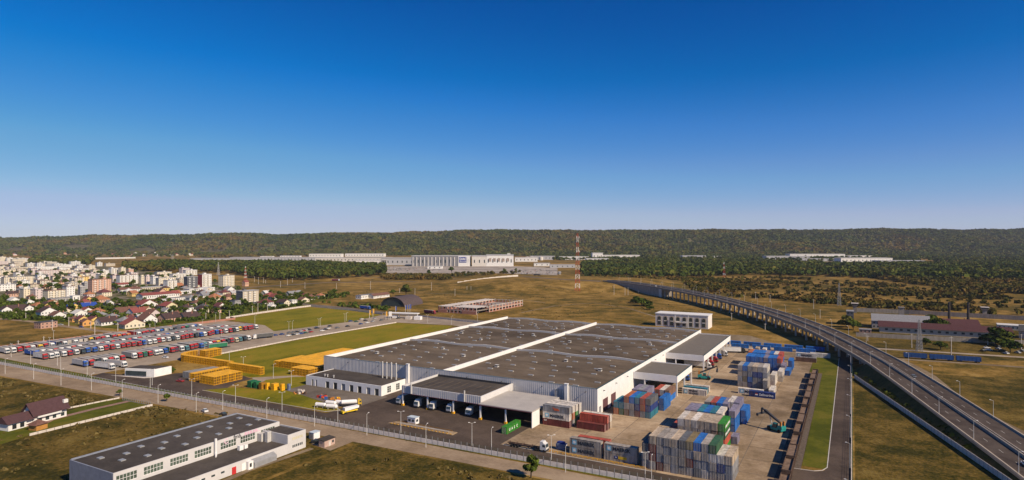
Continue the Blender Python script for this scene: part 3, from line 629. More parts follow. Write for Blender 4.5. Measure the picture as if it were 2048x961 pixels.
fence('car_park_wall', 'low concrete wall between the car park and the works lawn', [G(430, 711), G(600, 678.5), G(793, 646)], 4.0, 0.9, 0, M_CONCW)
fence('garden_wall', 'low pale wall along the house garden', [G(60, 872), G(306, 812)], 3.0, 1.0, 0, M_CONCW)
fence('garden_side_wall', 'low pale wall on the far side of the house garden', [G(131, 819), G(240, 797)], 3.0, 0.7, 0, M_CONCW)
fence('garden_gate_fence', 'dark railing with gate at the garden entrance', [G(246, 801), G(306, 812)], 1.6, 0.4, 1.2, M_CONCG)
fence('prison_wall', 'high concrete panel wall in front of the maroon roofed barracks', [(3, 586), (42.4, 589), (114.8, 600), (150, 606)], 3.6, 3.4, 0, M_CONCG)
fence('prison_back_wall', 'pale wall behind the barracks with guard towers', [(5, 793), (50, 796), (150, 786), (190, 780)], 5.0, 4.5, 0, M_CONCG)
t = thing('service_road_fence', 'green post fence along the right side of the service road', 'fence')
pst = MB().tube((0, 0, 0), (0, 0, 3.0), 0.09, 0.09, 6).mesh('post', M_GREENF)
rl = MB()
for k in range(5): rl.box(-0.02, 0.02, 0.1, 3.9, 0.3 + k * 0.55, 0.36 + k * 0.55)
rl = rl.mesh('mesh_panel', M_GREENF)
for k in range(85):
    y = 200 + k * 4.0
    if y > 470: break
    obj('post', pst, t, (0.1, y, 0)); obj('mesh_panel', rl, t, (0.1, y, 0))
kb = MB().box(-0.4, -0.1, 200, 470, 0.01, 0.5).mesh('plinth', M_CONCW); obj('plinth', kb, t)

# ------------------------------------------------------------------ viaduct
VL = [(1205, 562, 13), (1250, 566, 12.9), (1318, 576, 12.6), (1400, 592, 11.8), (1500, 618, 10.8), (1600, 654, 9.6), (1700, 706, 7.6), (1767, 750, 6.0), (1884, 837, 4.0), (2034, 951, 2.3), (2140, 1035, 1.7)]
VP = [Vector((*G(a, b_, z), z)) for a, b_, z in VL]
d0 = (VP[-1] - VP[-2]).normalized(); d0.z = 0; VP.append(VP[-1] + d0 * 60); VP.append(VP[-1] + d0 * 80)
def cr(p0, p1, p2, p3, t): return 0.5 * ((2 * p1) + (p2 - p0) * t + (2 * p0 - 5 * p1 + 4 * p2 - p3) * t * t + (3 * p1 - p0 - 3 * p2 + p3) * t ** 3)
VQ = []
for i in range(len(VP) - 1):
    n = max(2, int((VP[i + 1] - VP[i]).length / 4))
    p0 = VP[max(i - 1, 0)]; p3 = VP[min(i + 2, len(VP) - 1)]
    for k in range(n): VQ.append(cr(p0, VP[i], VP[i + 1], p3, k / n))
VN = []
for i, p in enumerate(VQ):
    d = VQ[min(i + 1, len(VQ) - 1)] - VQ[max(i - 1, 0)]; d.z = 0; d.normalize(); VN.append(Vector((-d.y, d.x, 0)))
VS = [0.0]
for i in range(1, len(VQ)): VS.append(VS[-1] + (VQ[i] - VQ[i - 1]).length)
def vpt(s_, off, dz=0.0):
    import bisect
    i = min(max(bisect.bisect_right(VS, s_) - 1, 0), len(VQ) - 2); f = (s_ - VS[i]) / (VS[i + 1] - VS[i])
    p = VQ[i].lerp(VQ[i + 1], f) + VN[i].lerp(VN[i + 1], f) * off; p.z += dz; return p
def vs_of(x, y): return min(range(len(VQ)), key=lambda i: (VQ[i].x - x) ** 2 + (VQ[i].y - y) ** 2)
def vstrip(prof, s0, s1, step=6.0, close=True):
    """sweep a profile of (offset, dz) along the viaduct"""
    b = MB(); n = max(1, int((s1 - s0) / step)); k = len(prof)
    for i in range(n + 1):
        for o_, dz in prof: b.v.append(tuple(vpt(s0 + (s1 - s0) * i / n, o_, dz)))
    for i in range(n):
        for j in range(k if close else k - 1):
            a = i * k + j; c = i * k + (j + 1) % k
            b.f.append((a, c, c + k, a + k)); b.m.append(0)
    return b
S_AB = VS[vs_of(-242.8, 880.2)]; S_END = VS[vs_of(4.0, 425)]; S_MAX = VS[-1] - 1
via = thing('viaduct', 'long curving concrete road viaduct on rows of round columns', 'viaduct')
obj('deck', vstrip([(0, -1.5), (0, -0.02), (21, -0.02), (21, -1.5)], 0, S_MAX).mesh('deck', mat('deck_concrete', (0.27, 0.225, 0.175), 0.9, 0.15, 0.3)), via)
M_CW = groundmat('carriageway_asphalt', [(0.0574, 0.0451, 0.0394), (0.0754, 0.0599, 0.0517), (0.0943, 0.0754, 0.0640)], scales=(0.05, 0.2, 1.0))
obj('carriageway', vstrip([(0.9, 0.02), (9.6, 0.02)], 0, S_MAX, close=False).mesh('carriageway', M_CW), via)
obj('carriageway', vstrip([(11.4, 0.02), (20.1, 0.02)], 0, S_MAX, close=False).mesh('carriageway', M_CW), via)
for a in (0.0, 20.55): obj('parapet', vstrip([(a, 0), (a, 0.75), (a + 0.45, 0.75), (a + 0.45, 0)], 0, S_MAX).mesh('parapet', mat('parapet_concrete', (0.42, 0.35, 0.27), 0.9, 0.1)), via)
obj('median_barrier', vstrip([(9.7, 0), (9.7, 1.0), (10.1, 1.0), (10.1, 0)], 0, S_MAX).mesh('median_barrier', M_CONCG), via)
obj('median_barrier', vstrip([(10.9, 0), (10.9, 1.0), (11.3, 1.0), (11.3, 0)], 0, S_MAX).mesh('median_barrier', M_CONCG), via)
s_ = 60.0
while s_ < S_MAX - 6:
    for off in (5.2, 15.8):
        q = [vpt(s_, off - 0.09, 0.03), vpt(s_, off + 0.09, 0.03), vpt(s_ + 3.5, off + 0.09, 0.03), vpt(s_ + 3.5, off - 0.09, 0.03)]
        obj('lane_mark', MB().face([tuple(v) for v in q]).mesh('lane_mark', M_MARK), via)
    s_ += 12 if s_ > S_END - 150 else 24
for off in (1.1, 9.4, 11.6, 19.9): obj('edge_line', vstrip([(off - 0.08, 0.03), (off + 0.08, 0.03)], 30, S_MAX, close=False).mesh('edge_line', M_MARK), via)
s_ = S_AB + 14; SP = 24.0
colm = MB().tube((0, 0, 0), (0, 0, 1), 0.75, 0.75, 10).mesh('column', mat('column_concrete', (0.42, 0.385, 0.34), 0.9, 0.12, 0.4))
while s_ < S_END:
    b = MB()
    p, q = vpt(s_, 0.8), vpt(s_, 20.2); d = (q - p).normalized(); n = Vector((-d.y, d.x, 0)) * 0.7
    b.prism([p - n, p + n, q + n, q - n][::-1], p.z - 2.6, p.z - 1.51)
    obj('pier_cap', b.mesh('pier_cap', M_CONCG), via)
    for off in (2.2, 7.6, 13.4, 18.8):
        c = vpt(s_, off); obj('column', colm, via, (c.x, c.y, -0.3), scale=(1, 1, c.z - 2.6 + 0.3))
    s_ += SP
def side(s_, off, dz0): p = vpt(s_, off); return (p.x, p.y, dz0)
b = MB(); n = 24                                     # retaining walls and abutment at the far end
for off, flip in ((0.02, 0), (20.98, 1)):
    for i in range(n):
        a, c = 2 + (S_AB - 2) * i / n, 2 + (S_AB - 2) * (i + 1) / n
        b.face([side(a, off, -0.5), side(c, off, -0.5), tuple(vpt(c, off, -1.49)), tuple(vpt(a, off, -1.49))])
b.face([side(S_AB, 0.02, -0.5), side(S_AB, 20.98, -0.5), tuple(vpt(S_AB, 20.98, -1.49)), tuple(vpt(S_AB, 0.02, -1.49))])
obj('abutment', b.mesh('abutment', M_CONCG), via)
b = MB()
p, q = vpt(S_AB, -0.4), vpt(S_AB + 8, -0.4)
b.prism([(p.x, p.y), (q.x, q.y), (q.x + 0.8, q.y + 0.6), (p.x + 0.8, p.y + 0.6)], -0.3, 10.8); obj('wing_wall', b.mesh('wing_wall', M_CONCW), via)
# earth embankment towards the camera
b = MB(); n = 30
for i in range(n + 1):
    s_ = S_END + 4 + (S_MAX - S_END - 4) * i / n; z = vpt(s_, 0).z
    for off, zz in ((-1.35 * z, -0.1), (0.03, z - 0.75), (20.97, z - 0.75), (21 + 1.5 * z, -0.1)):
        p = vpt(s_, off); b.v.append((p.x, p.y, zz))
for i in range(n):
    for j in range(3): a = i * 4 + j; b.f.append((a, a + 1, a + 5, a + 4)); b.m.append(0)
b.f.append((0, 3, 2, 1)); b.m.append(0)
em = struct('embankment', b.mesh('embankment', groundmat('embankment_grass', [(0.035, 0.04, 0.014), (0.06, 0.062, 0.02), (0.095, 0.075, 0.03)], scales=(0.03, 0.2, 0.8), bump=0.3)))
# ------------------------------------------------------------------ shipping containers
CL, CW, CH = 12.19, 2.44, 2.88
def cont_mesh(k, L=CL):
    def f():
        b = MB(); W, H = CW, CH - 0.03; p = 0.16
        b.box(0.05, W - 0.05, 0.05, L - 0.05, 0.12, H - 0.06)
        for x0 in (0, W - p):
            for y0 in (0, L - p): b.box(x0, x0 + p, y0, y0 + p, 0, H)
        for z0 in (0.0, H - 0.13):
            for x0 in (0, W - 0.1): b.box(x0, x0 + 0.1, p, L - p, z0, z0 + 0.13)
            for y0 in (0, L - 0.1): b.box(p, W - p, y0, y0 + 0.1, z0, z0 + 0.13)
        n = int(L / 1.2)
        for i in range(1, n):
            for x0 in (0.005, W - 0.045): b.box(x0, x0 + 0.04, i * L / n - 0.12, i * L / n + 0.12, 0.14, H - 0.14)
        return b.mesh('shipping_container', cmat(k))
    return cache(('cont', k, L), f)
def door_mesh(k):
    def f():
        b = MB().box(0.18, CW / 2 - 0.02, -0.02, 0.045, 0.14, CH - 0.18).box(CW / 2 + 0.02, CW - 0.18, -0.02, 0.045, 0.14, CH - 0.18)
        for x0 in (0.45, 0.95, 1.42, 1.92): b.box(x0, x0 + 0.05, -0.07, -0.021, 0.1, CH - 0.14, 1)
        return b.mesh('door', [cmat(k), M_GALV])
    return cache(('door', k), f)
SKYB = mat('sky_blue_paint', (0.18, 0.45, 0.60)); LETD = mat('black_lettering', (0.03, 0.035, 0.045)); LETW = mat('white_lettering', (0.75, 0.74, 0.70))
def star_mesh():
    b = MB().box(-0.85, 0.85, -0.012, 0.0, -0.85, 0.85, 0)
    n = 7; pts = []
    for i in range(14):
        r = 0.72 if i % 2 == 0 else 0.42; a = math.pi / 2 + i * math.pi / 7; pts.append((r * math.cos(a), -0.02, r * math.sin(a)))
    b.face(pts, 1)
    return b.mesh('emblem', [SKYB, LETW])
def container(k, x, y, z, axis, label, group, L=CL, sign=None):
    """axis 'y': length along y, door end towards the camera side; axis 'x': length along x"""
    rot = 0 if axis == 'y' else R90
    loc = (x, y, z) if axis == 'y' else (x + L, y, z)
    o = tag(obj('shipping_container', cont_mesh(k, L), None, loc, rot), label, 'container', group)
    obj('door', door_mesh(k), o)
    if sign:                                   # container frame: side panel at local x = 0 faces -y when laid along x
        kind = sign
        def put(me, along, zc): obj('lettering', me, o, (-0.012, L - along, zc), rot=(R90, 0, -R90))
        if kind.startswith('MAERSK'):
            st = cache('star', star_mesh); obj('emblem', st, o, (-0.012, L - 1.9, CH / 2), rot=(0, 0, -R90))
            if kind == 'MAERSK': put(text_mesh('MAERSK', 1.75, LETD), 3.3, CH / 2 - 0.62)
            else: put(text_mesh('MAERSK', 1.2, LETD), 3.6, CH / 2 + 0.15); put(text_mesh('SEALAND', 1.1, LETD), 3.6, CH / 2 - 1.05)
        elif kind == 'Safmarine':
            put(text_mesh('Safmarine', 1.7, LETW), 4.8, CH / 2 - 0.5)
            obj('emblem', MB().box(0, 1.3, -0.012, 0, 0, 0.5, 0).box(0, 1.3, -0.012, 0, 0.5, 0.9, 1).mesh('emblem', [LETW, mat('red_paint', (0.42, 0.04, 0.03))]), o, (-0.012, L - 2.9, CH / 2 - 0.4), rot=(0, 0, -R90))
        elif kind == 'redmark':
            obj('emblem', MB().box(0, 0.9, -0.012, 0, 0.55, 0.85).box(0.6, 2.9, -0.012, 0, 0.15, 0.6).box(0.9, 3.3, -0.012, 0, -0.3, 0.2).mesh('emblem', mat('orange_red_mark', (0.6, 0.13, 0.05))), o, (-0.012, L - 4.4, CH / 2 - 0.25), rot=(0, 0, -R90))
        elif kind == 'yellowmark':
            obj('emblem', MB().box(0, 1.3, -0.012, 0, -0.2, 0.7).box(0.3, 0.9, -0.02, -0.012, 0.1, 0.4, 2).box(1.4, 4.6, -0.012, 0, -0.25, 0.75, 1).mesh('emblem', [mat('navy_mark', (0.02, 0.04, 0.2)), mat('yellow_mark', (0.65, 0.42, 0.03)), LETW]), o, (-0.012, L - 3.9, CH / 2 - 0.25), rot=(0, 0, -R90))
        elif kind == 'number':
            put(text_mesh('GLD', 0.7, LETW), 0.5, CH - 1.0)
    return o
TIER = ['bottom', 'second', 'third', 'top']
def stack(cols, x0, y0, where, pitch=2.5, group=None, dy=None):
    """columns of containers along x, each a string of paint codes from the ground up"""
    for i, c in enumerate(cols):
        for j, k in enumerate(c):
            if k == '.': continue
            tw = 'only' if len(c) == 1 else ('top' if j == len(c) - 1 else TIER[j])
            container(k, x0 + i * pitch + R.uniform(-0.03, 0.03), y0 + (dy[i] if dy else 0) + R.uniform(-0.12, 0.12), j * CH + 0.05, 'y',
                      f'{CC[k][0]} container, {ordw(i + 1)} from left, {tw} tier of {where}', group)
stack(['ggD', 'gmme', 'mbgg', 'egbg', 'bgbe', 'gggD', 'gmbO', 'DbeB', 'wbgg', 'ggwd', 'gnw', 'bbe'], -63.8, 209.2, 'the front stack', group='front container stack', dy=[0.2] + [0] * 11)
stack(['ggew', 'egge', 'gegw', 'gbge', 'ggDe', 'dgke', 'GrdG'], -57.9, 235.2, 'the white and green stack', 2.45, group='second container stack')
container('r', -62.6, 240.2, 0.05, 'y', 'red container, under another red one left of the green stack', 'second container stack'); container('r', -62.6, 240.2, CH + 0.05, 'y', 'red container on top of another, left of the green stack', 'second container stack')
for j in range(2):                                   # white letters on the green ends
    o = [q for q in COL.objects if q.name.startswith('shipping_container') and q.get('label', '').endswith('of the white and green stack') and 'seventh' in q['label'] and ('top' if j else 'third') in q['label']][0]
    obj('lettering', text_mesh('CHINA SHIPPING', 1.25, LETW), o, (CW + 0.01, 1.3, 0.95), rot=RIGHT)
container('p', -41.2, 250.6, 0.05, 'y', 'short dusty purple container standing alone beside the green stack', 'second container stack', L=6.06)
stack(['Dgp', 'pBp', 'tnt', 'gtB', 'rtt', 'ngw'], -61.0, 260.0, 'the teal topped stack', 2.5, group='third container stack')
stack(['tBg', 'gBr', 'BnB', 'gBp'], -56.4, 276.6, 'the row behind the teal stack', 2.5, group='third container stack')
stack(['BBp'], -44.5, 266.2, 'the tall blue column', group='third container stack')
stack(['gBw', 'BBp'], -47.5, 281.2, 'the rear blue pair', 2.5, group='third container stack')
stack(['BB'], -42.2, 280.4, 'the low blue pile', group='third container stack')
stack(['ot', 'dt', 'kgo', 'bgB', 'mnt', 'bor', 'tnD'], -95.1, 268.6, 'the mixed stack', 2.45, group='stacks by the warehouse')
stack(['BBp', 'nBb', 'BBp'], -91.2, 283.4, 'the blue wall stack', 2.45, group='stacks by the warehouse')
stack(['BB'], -78.6, 284, 'the blue side pair', group='stacks by the warehouse')
stack(['n', 'nr', 'nw', 'Bk'], -87.8, 300.5, 'the low canopy row', 2.5, group='stacks by the warehouse')
stack(['O', 'O', 'O'], -93, 314.8, 'the olive canopy row', 2.5, group='stacks by the warehouse')
container('w', -76.8, 321.4, 0.05, 'x', 'white container with blue star and two lines of lettering by the canopy', 'containers beside the canopy', sign='MAERSK2')
container('t', -77.2, 326.2, 0.05, 'x', 'teal container between two white ones beside the canopy', 'containers beside the canopy')
container('w', -77.4, 331.4, 0.05, 'x', 'plain white container farthest of three laid beside the canopy', 'containers beside the canopy')
stack(['gbeg', 'gOgB', 'nBbg', 'ggne', 'gbng', 'mgbw'], -54.3, 352.2, 'the grey block', 2.5, group='grey container block')
stack(['gg'], -41.0, 346.6, 'the small white pair', group='grey container block')
stack(['ww', 'gw'], -39.0, 363.0, 'the white step piles', 2.5, group='grey container block', dy=[0, 12])
container('w', -37.2, 338.4, 0.05, 'y', 'lone white container end beside the navy lettered one', 'grey container block')
container('n', -45.7, 332.0, 0.05, 'x', 'navy container with white script lettering before the grey block', 'containers before the grey block', sign='Safmarine')
container('w', -51.6, 336.0, 0.05, 'x', 'white container with blue star behind the navy lettered one', 'containers before the grey block', sign='MAERSK')
stack(['gBB', 'BBB', 'nBB', 'BnB', 'BBp', 'pBB', 'BBB', 'Bpr'], -56.8, 399.5, 'the front blue row', 2.5, group='blue container group')
stack(['nBo', 'gBB', 'BBB', 'BBB', 'nBp', 'BBB', 'BBw', 'pBr'], -57.6, 414.5, 'the back blue row', 2.5, group='blue container group')
stack(['gp', 'gb'], -57.0, 384.0, 'the grey pair before the blue group', 2.5, group='blue container group')
stack(['Bp', 'B'], -36.8, 394.2, 'the right blue step', 2.5, group='blue container group')
stack(['BB'], -34.2, 412, 'the far blue step', group='blue container group')
stack(['Bo', 'BB', 'Bo'], -50, 432, 'the orange topped row', 2.6, group='blue container group')
container('k', -32.4, 444.8, 0.05, 'x', 'brown container under the white one near the viaduct', 'containers near the viaduct')
container('w', -32.4, 444.8, CH + 0.05, 'x', 'white container with blue star on a brown one near the viaduct', 'containers near the viaduct', sign='MAERSK')
container('w', -25, 466.5, 0.05, 'x', 'white container against the fence below the viaduct', 'containers near the viaduct')
for i in range(4): container('B', -78.5 + i * 14.6, 480.5 + (i % 2) * 0.6, 0.05, 'x', f'bright blue container, {ordw(i + 1)} from left in the nearer line by the back fence', 'blue line along the back fence')
for i in range(5): container('B', -86 + i * 14.2, 493.5, 0.05, 'x', f'bright blue container, {ordw(i + 1)} from left in the farther line by the back fence', 'blue line along the back fence')
for i, (k, x, y) in enumerate((('e', -64.2, 463), ('e', -60.4, 470), ('w', -55.5, 468), ('w', -55.5, 455))): container(k, x, y, 0.05, 'y', f'{CC[k][0]} short container, {ordw(i + 1)} of four set apart behind the blue group', 'short containers', L=6.06)
# long-side containers along the front of the yard
container('m', -116, 238.4, 0.05, 'x', 'maroon container at the bottom of the pile beside the dock canopy', 'piles beside the dock canopy', sign='number')
container('w', -116, 238.4, CH + 0.05, 'x', 'white container with star and black lettering between maroon and grey', 'piles beside the dock canopy', sign='MAERSK')
container('b', -116, 238.4, 2 * CH + 0.05, 'x', 'grey container with red marks on top of the dock pile', 'piles beside the dock canopy', sign='redmark')
for j, k in enumerate('bow'): container(k, -115.6, 241.2, j * CH + 0.05, 'x', f'{CC[k][0]} container, {TIER[j]} of the second row in the dock pile', 'piles beside the dock canopy')
for j, k in enumerate('GGw'): container(k, -115.3, 243.9, j * CH + 0.05, 'x', f'{CC[k][0]} container, {TIER[j]} of the third row in the dock pile', 'piles beside the dock canopy')
for j, k in enumerate('Gww'): container(k, -114.9, 246.6, j * CH + 0.05, 'x', f'{CC[k][0]} container, {TIER[j]} of the last row in the dock pile', 'piles beside the dock canopy')
container('m', -101.3, 240.6, 0.05, 'x', 'dark red container on the ground in front of the red pile', 'red pile')
container('e', -100.7, 246, 0.05, 'x', 'beige container under the white one behind the red pile', 'red pile'); container('w', -100.7, 246, CH + 0.05, 'x', 'dirty white container topping the back of the red pile', 'red pile')
container('m', -101.0, 243.3, 0.05, 'x', 'dark red container under the red one of the red pile', 'red pile'); container('r', -101.0, 243.3, CH + 0.05, 'x', 'red container on top of the red pile beside the warehouse', 'red pile')
for j in range(2): container('g', -91.6, 210.8, j * CH + 0.05, 'x', f'grey container with star and black lettering, {["lower", "upper"][j]} of the left fence pair', 'pairs along the fence road', sign='MAERSK')
for j, k in enumerate('mr'): container(k, -89.6, 213.9, j * CH + 0.05, 'x', f'{CC[k][0]} container, {["lower", "upper"][j]} behind the left fence pair', 'pairs along the fence road')
container('g', -78.2, 210.8, 0.05, 'x', 'grey container with yellow and navy mark below the lettered one', 'pairs along the fence road', sign='yellowmark')
container('g', -78.2, 210.8, CH + 0.05, 'x', 'grey lettered container half shaded by the front stack', 'pairs along the fence road', sign='MAERSK')
o = container('G', -125.2, 218.8, 0.05, 'y', 'green container with white letters parked before the concrete canopy', 'lone containers')
for i, ch in enumerate('UASC'): obj('lettering', text_mesh(ch, 1.5, LETW), o, (CW + 0.01, 2.0 + i * 2.1, 0.9), rot=RIGHT)
# yellow edge barriers along the yard front
barm = MB().box(-0.8, 0.8, -0.08, 0.08, 0.55, 0.75).box(-0.75, -0.6, -0.08, 0.08, 0, 0.55).box(0.6, 0.75, -0.08, 0.08, 0, 0.55).mesh('yard_barrier', M_YEL)
for i in range(19): tag(obj('yard_barrier', barm, None, (-98 + i * 1.95, 208.4, 0)), f'yellow steel barrier, {ordw(i + 1)} from left along the yard edge', 'barrier', 'yellow barriers along the yard edge')
t = thing('waste_skip', 'blue-grey waste skip beside the flatbed lorry', 'skip', (-95.9, 213.2, 0))
obj('body', MB().xz([(-1.8, 0.2), (1.5, 0.2), (1.9, 2.3), (-1.9, 2.3)], -1.1, 1.1).mesh('body', mat('skip_paint', (0.13, 0.17, 0.27), 0.7, 0.2)), t)
for s_ in (-1.2, 1.2): obj('rib', MB().box(s_ - 0.1, s_ + 0.1, -1.2, -1.101, 0.3, 2.2).mesh('rib', mat('skip_paint', (0.13, 0.17, 0.27))), t)
obj('load', MB().prism([(-1.6, -0.8), (1.6, -0.9), (1.2, 0.8), (-1.3, 0.9)], 2.0, 2.9).mesh('load', mat('navy_mark', (0.02, 0.04, 0.2))), t)

# ------------------------------------------------------------------ lorries
LC = {'w': ('white', (0.66, 0.65, 0.62)), 'r': ('red', (0.40, 0.03, 0.03)), 'b': ('blue', (0.03, 0.10, 0.38)), 'd': ('black', (0.025, 0.027, 0.03)), 'y': ('yellow', (0.62, 0.40, 0.03)), 'g': ('green', (0.02, 0.14, 0.07)),
      'm': ('maroon', (0.17, 0.02, 0.04)), 't': ('teal', (0.08, 0.2, 0.22)), 'c': ('cream', (0.6, 0.52, 0.36)), 'o': ('orange', (0.55, 0.16, 0.03)), 'e': ('grey', (0.30, 0.30, 0.29)), 's': ('silver', (0.46, 0.45, 0.43)), 'k': ('dark grey', (0.09, 0.09, 0.09))}
def lmat(k): return mat('lorry_paint_' + LC[k][0].replace(' ', '_'), LC[k][1], 0.4, 0.07, 0.6, rnd=0.07, spec=0.4)
def tmat(k): return mat('tarpaulin_' + LC[k][0].replace(' ', '_'), LC[k][1], 0.75, 0.1, 0.5, rnd=0.1)
M_TROOF = mat('trailer_roof', (0.37, 0.34, 0.30), 0.7, 0.12, 0.4, rnd=0.12)
def cab_mesh(k):
    def f():
        b = MB()
        b.xz([(5.5, 0.75), (7.95, 0.75), (8.0, 1.7), (7.7, 3.0), (7.1, 3.25), (6.6, 3.85), (5.5, 3.85)], -1.22, 1.22)
        return b.mesh('cab', lmat(k))
    return cache(('cab', k), f)
ws_me = MB().face([(8.015, -1.1, 1.75), (8.015, 1.1, 1.75), (7.735, 1.1, 2.95), (7.735, -1.1, 2.95)]).face([(6.5, -1.235, 1.9), (7.7, -1.235, 1.9), (7.55, -1.235, 2.8), (6.5, -1.235, 2.8)]).mesh('windscreen', M_GLASS)
bump_me = MB().box(7.9, 8.12, -1.2, 1.2, 0.4, 1.05).mesh('bumper', M_STEELD)
ch_me = MB().box(-8.0, 5.4, -0.55, 0.55, 0.75, 1.14).box(3.2, 7.6, -0.5, 0.5, 0.5, 0.9).mesh('chassis', M_STEELD)
ax_me = MB().tube((0, -1.25, 0.5), (0, -0.85, 0.5), 0.5, 0.5, 10).tube((0, 0.85, 0.5), (0, 1.25, 0.5), 0.5, 0.5, 10).tube((0, -0.85, 0.5), (0, 0.85, 0.5), 0.1, 0.1, 6).mesh('wheel_axle', M_TYRE)
def trailer_mesh(k):
    def f():
        b = MB().box(-8.3, 5.15, -1.25, 1.25, 1.15, 3.9, 0).box(-8.3, 5.15, -1.27, 1.27, 3.901, 4.02, 1)
        for x0 in (-8.31, 5.05): b.box(x0, x0 + 0.12, -1.28, 1.28, 1.12, 3.9, 1)
        b.box(-8.3, 5.15, -1.28, 1.28, 1.08, 1.2, 2)
        return b.mesh('trailer', [tmat(k), M_TROOF, M_STEELD])
    return cache(('trailer', k), f)
def lorry(cab, tr, x, y, rz, label, group=None, z=0.04):
    t = thing('lorry', label, 'lorry', (x, y, z), rz, group)
    if cab:
        obj('cab', cab_mesh(cab), t); obj('windscreen', ws_me, t); obj('bumper', bump_me, t)
        for ax in (4.0, 7.1): obj('wheel_axle', ax_me, t, (ax, 0, 0))
    if tr: obj('trailer', trailer_mesh(tr), t); obj('chassis', ch_me, t)
    for ax in (-6.6, -5.3, -4.0): obj('wheel_axle', ax_me, t, (ax, 0, 0))
    return t
ROWS = [(-426.5, 210.5, 3.72, 'wbrdwrwr.wrgrwwbrmwtrrbtwryrdrctdw'.replace('w', 'w')[1:], 'first'),
        (-476.2, 210.5, 3.85, 'rwwwrwdbbwrrwrrrrbwwrwwdwrrrdbwrrbrwrdwyrrrw', 'second'),
        (-494.5, 214.0, 3.85, 'bwwrwwrwdewrwrmwrwrewdwrbwrwrmwrwdwewrw', 'third'),
        (-523.5, 208.5, 3.95, 'wwrrwyrwdw-w--yrrwroro.wrrrwb-ed.rgwbw', 'fourth')]
RL = random.Random(21)
for X, Y0, pit, seq, nm in ROWS:
    k = 0
    for i, c in enumerate(seq):
        if c == '.': continue
        k += 1
        tr = RL.choices('skmrbgwte', [7, 6, 3.5, 3.5, 2.5, 1.5, 3, 1.5, 6])[0]
        if c == 'b' and RL.random() < 0.6: tr = 'b'
        cn_ = '' if c == '-' else c
        lab = (f'{LC[c][0]} cab lorry with {LC[tr][0]} trailer, {ordw(k)} from the fence in the {nm} row' if cn_ else f'parked {LC[tr][0]} trailer without a cab, {ordw(k)} from the fence in the {nm} row')
        o = lorry(cn_, tr, X + RL.uniform(-1.1, 1.1), Y0 + i * pit + RL.uniform(-0.25, 0.25), RL.uniform(-0.03, 0.03), lab, 'lorries in the lorry park')
        o.scale = (RL.choice([1, 1, 1, 0.95, 0.86]), 1, RL.uniform(0.93, 1.05))
x, y = G(210, 738); lorry('w', 'w', x, y, 0.1, 'white lorry leaving the lorry park near the gatehouse')
x, y = G(228, 735); lorry('w', 's', x, y + 2, 0.1, 'silver trailed white lorry just behind the one leaving the lorry park')
x, y = G(440, 697); lorry('', 'g', x, y, 1.35, 'dark green trailer parked along the curved yellow racks')
x, y = G(526, 677); lorry('w', 'k', x, y, -1.9, 'white lorry with dark trailer turning at the far corner of the lorry park')
x, y = G(731, 619); lorry('b', 'b', x, y, -0.1, 'blue lorry driving on the street past the gate lawn')
x, y = G(860, 628); lorry('r', 'm', x, y, -0.15, 'red lorry with maroon trailer on the street beside the unfinished building')
x, y = G(672, 562.5); lorry('w', 'm', x, y, 0.35, 'maroon trailed lorry on the far highway before the woods')
x, y = G(1074, 552); lorry('d', 'd', x, y, 0.4, 'black lorry on the ramp towards the car plant', z=terrain(*W2C(x, y)) + 0.3)
for i, (xx, yy_) in enumerate([(-190.8, 241.5), (-179.7, 241.0), (-171.0, 241.0), (-161.5, 241.3), (-150.6, 240.6)]):
    lorry('w', 'k', xx, yy_, -R90, f'white lorry backed under the dock canopy, {ordw(i + 1)} from left', 'lorries under the dock canopy')  # trailers coloured dark to stand in for the shade under the canopy
# flatbed lorry on the inner road
def flatbed(x, y, rz, label, k='w'):
    t = thing('flatbed_lorry', label, 'lorry', (x, y, 0.06), rz)
    obj('cab', cab_mesh(k), t); obj('windscreen', ws_me, t); obj('bumper', bump_me, t); obj('chassis', ch_me, t)
    b = MB()
    for yv in (-0.5, 0.5): b.box(-8.2, 5.0, yv - 0.12, yv + 0.12, 1.141, 1.4)
    for xv in (-8.1, -5, -2, 1.5, 4.6): b.box(xv - 0.15, xv + 0.15, -1.2, 1.2, 1.401, 1.55)
    obj('flatbed', b.mesh('flatbed', M_RUST), t)
    for ax in (-6.6, -5.3, -4.0, 3.6, 4.6, 7.1): obj('wheel_axle', ax_me, t, (ax, 0, 0))
flatbed(-107.3, 208.3 - 0.6, 0.02, 'white cab lorry with an empty container chassis on the inner road')
# tank lorry and tipper by the gas tanks
t = thing('tank_lorry', 'yellow cab tank lorry with white tank beside the annex apron', 'lorry', (-209.5, 221.3, 0.06), 0.75); t.scale = (0.72, 0.85, 0.85)
obj('tank', MB().tube((-5.6, 0, 2.3), (3.6, 0, 2.3), 1.2, 1.2, 14).tube((3.6, 0, 2.3), (4.1, 0, 2.3), 1.2, 0.7, 14).tube((-6.1, 0, 2.3), (-5.6, 0, 2.3), 0.7, 1.2, 14).mesh('tank', M_WHITE), t)
obj('cab', cab_mesh('y'), t, (-0.8, 0, 0)); obj('windscreen', ws_me, t, (-0.8, 0, 0)); obj('chassis', MB().box(-5.8, 6.5, -0.5, 0.5, 0.7, 1.05).mesh('chassis', M_STEELD), t)
for ax in (-4.6, -3.3, 2.5, 6.3): obj('wheel_axle', ax_me, t, (ax, 0, 0))
t = thing('tipper_trailer', 'white tipping trailer on a yellow chassis by the inner road', 'trailer', (-201.2, 212.6, 0.06), 1.25); t.scale = (0.7, 0.85, 0.85)
obj('tipping_body', MB().xz([(-4.8, 1.5), (5.2, 2.2), (5.4, 3.4), (-4.8, 3.2)], -1.25, 1.25).mesh('tipping_body', M_WHITE), t)
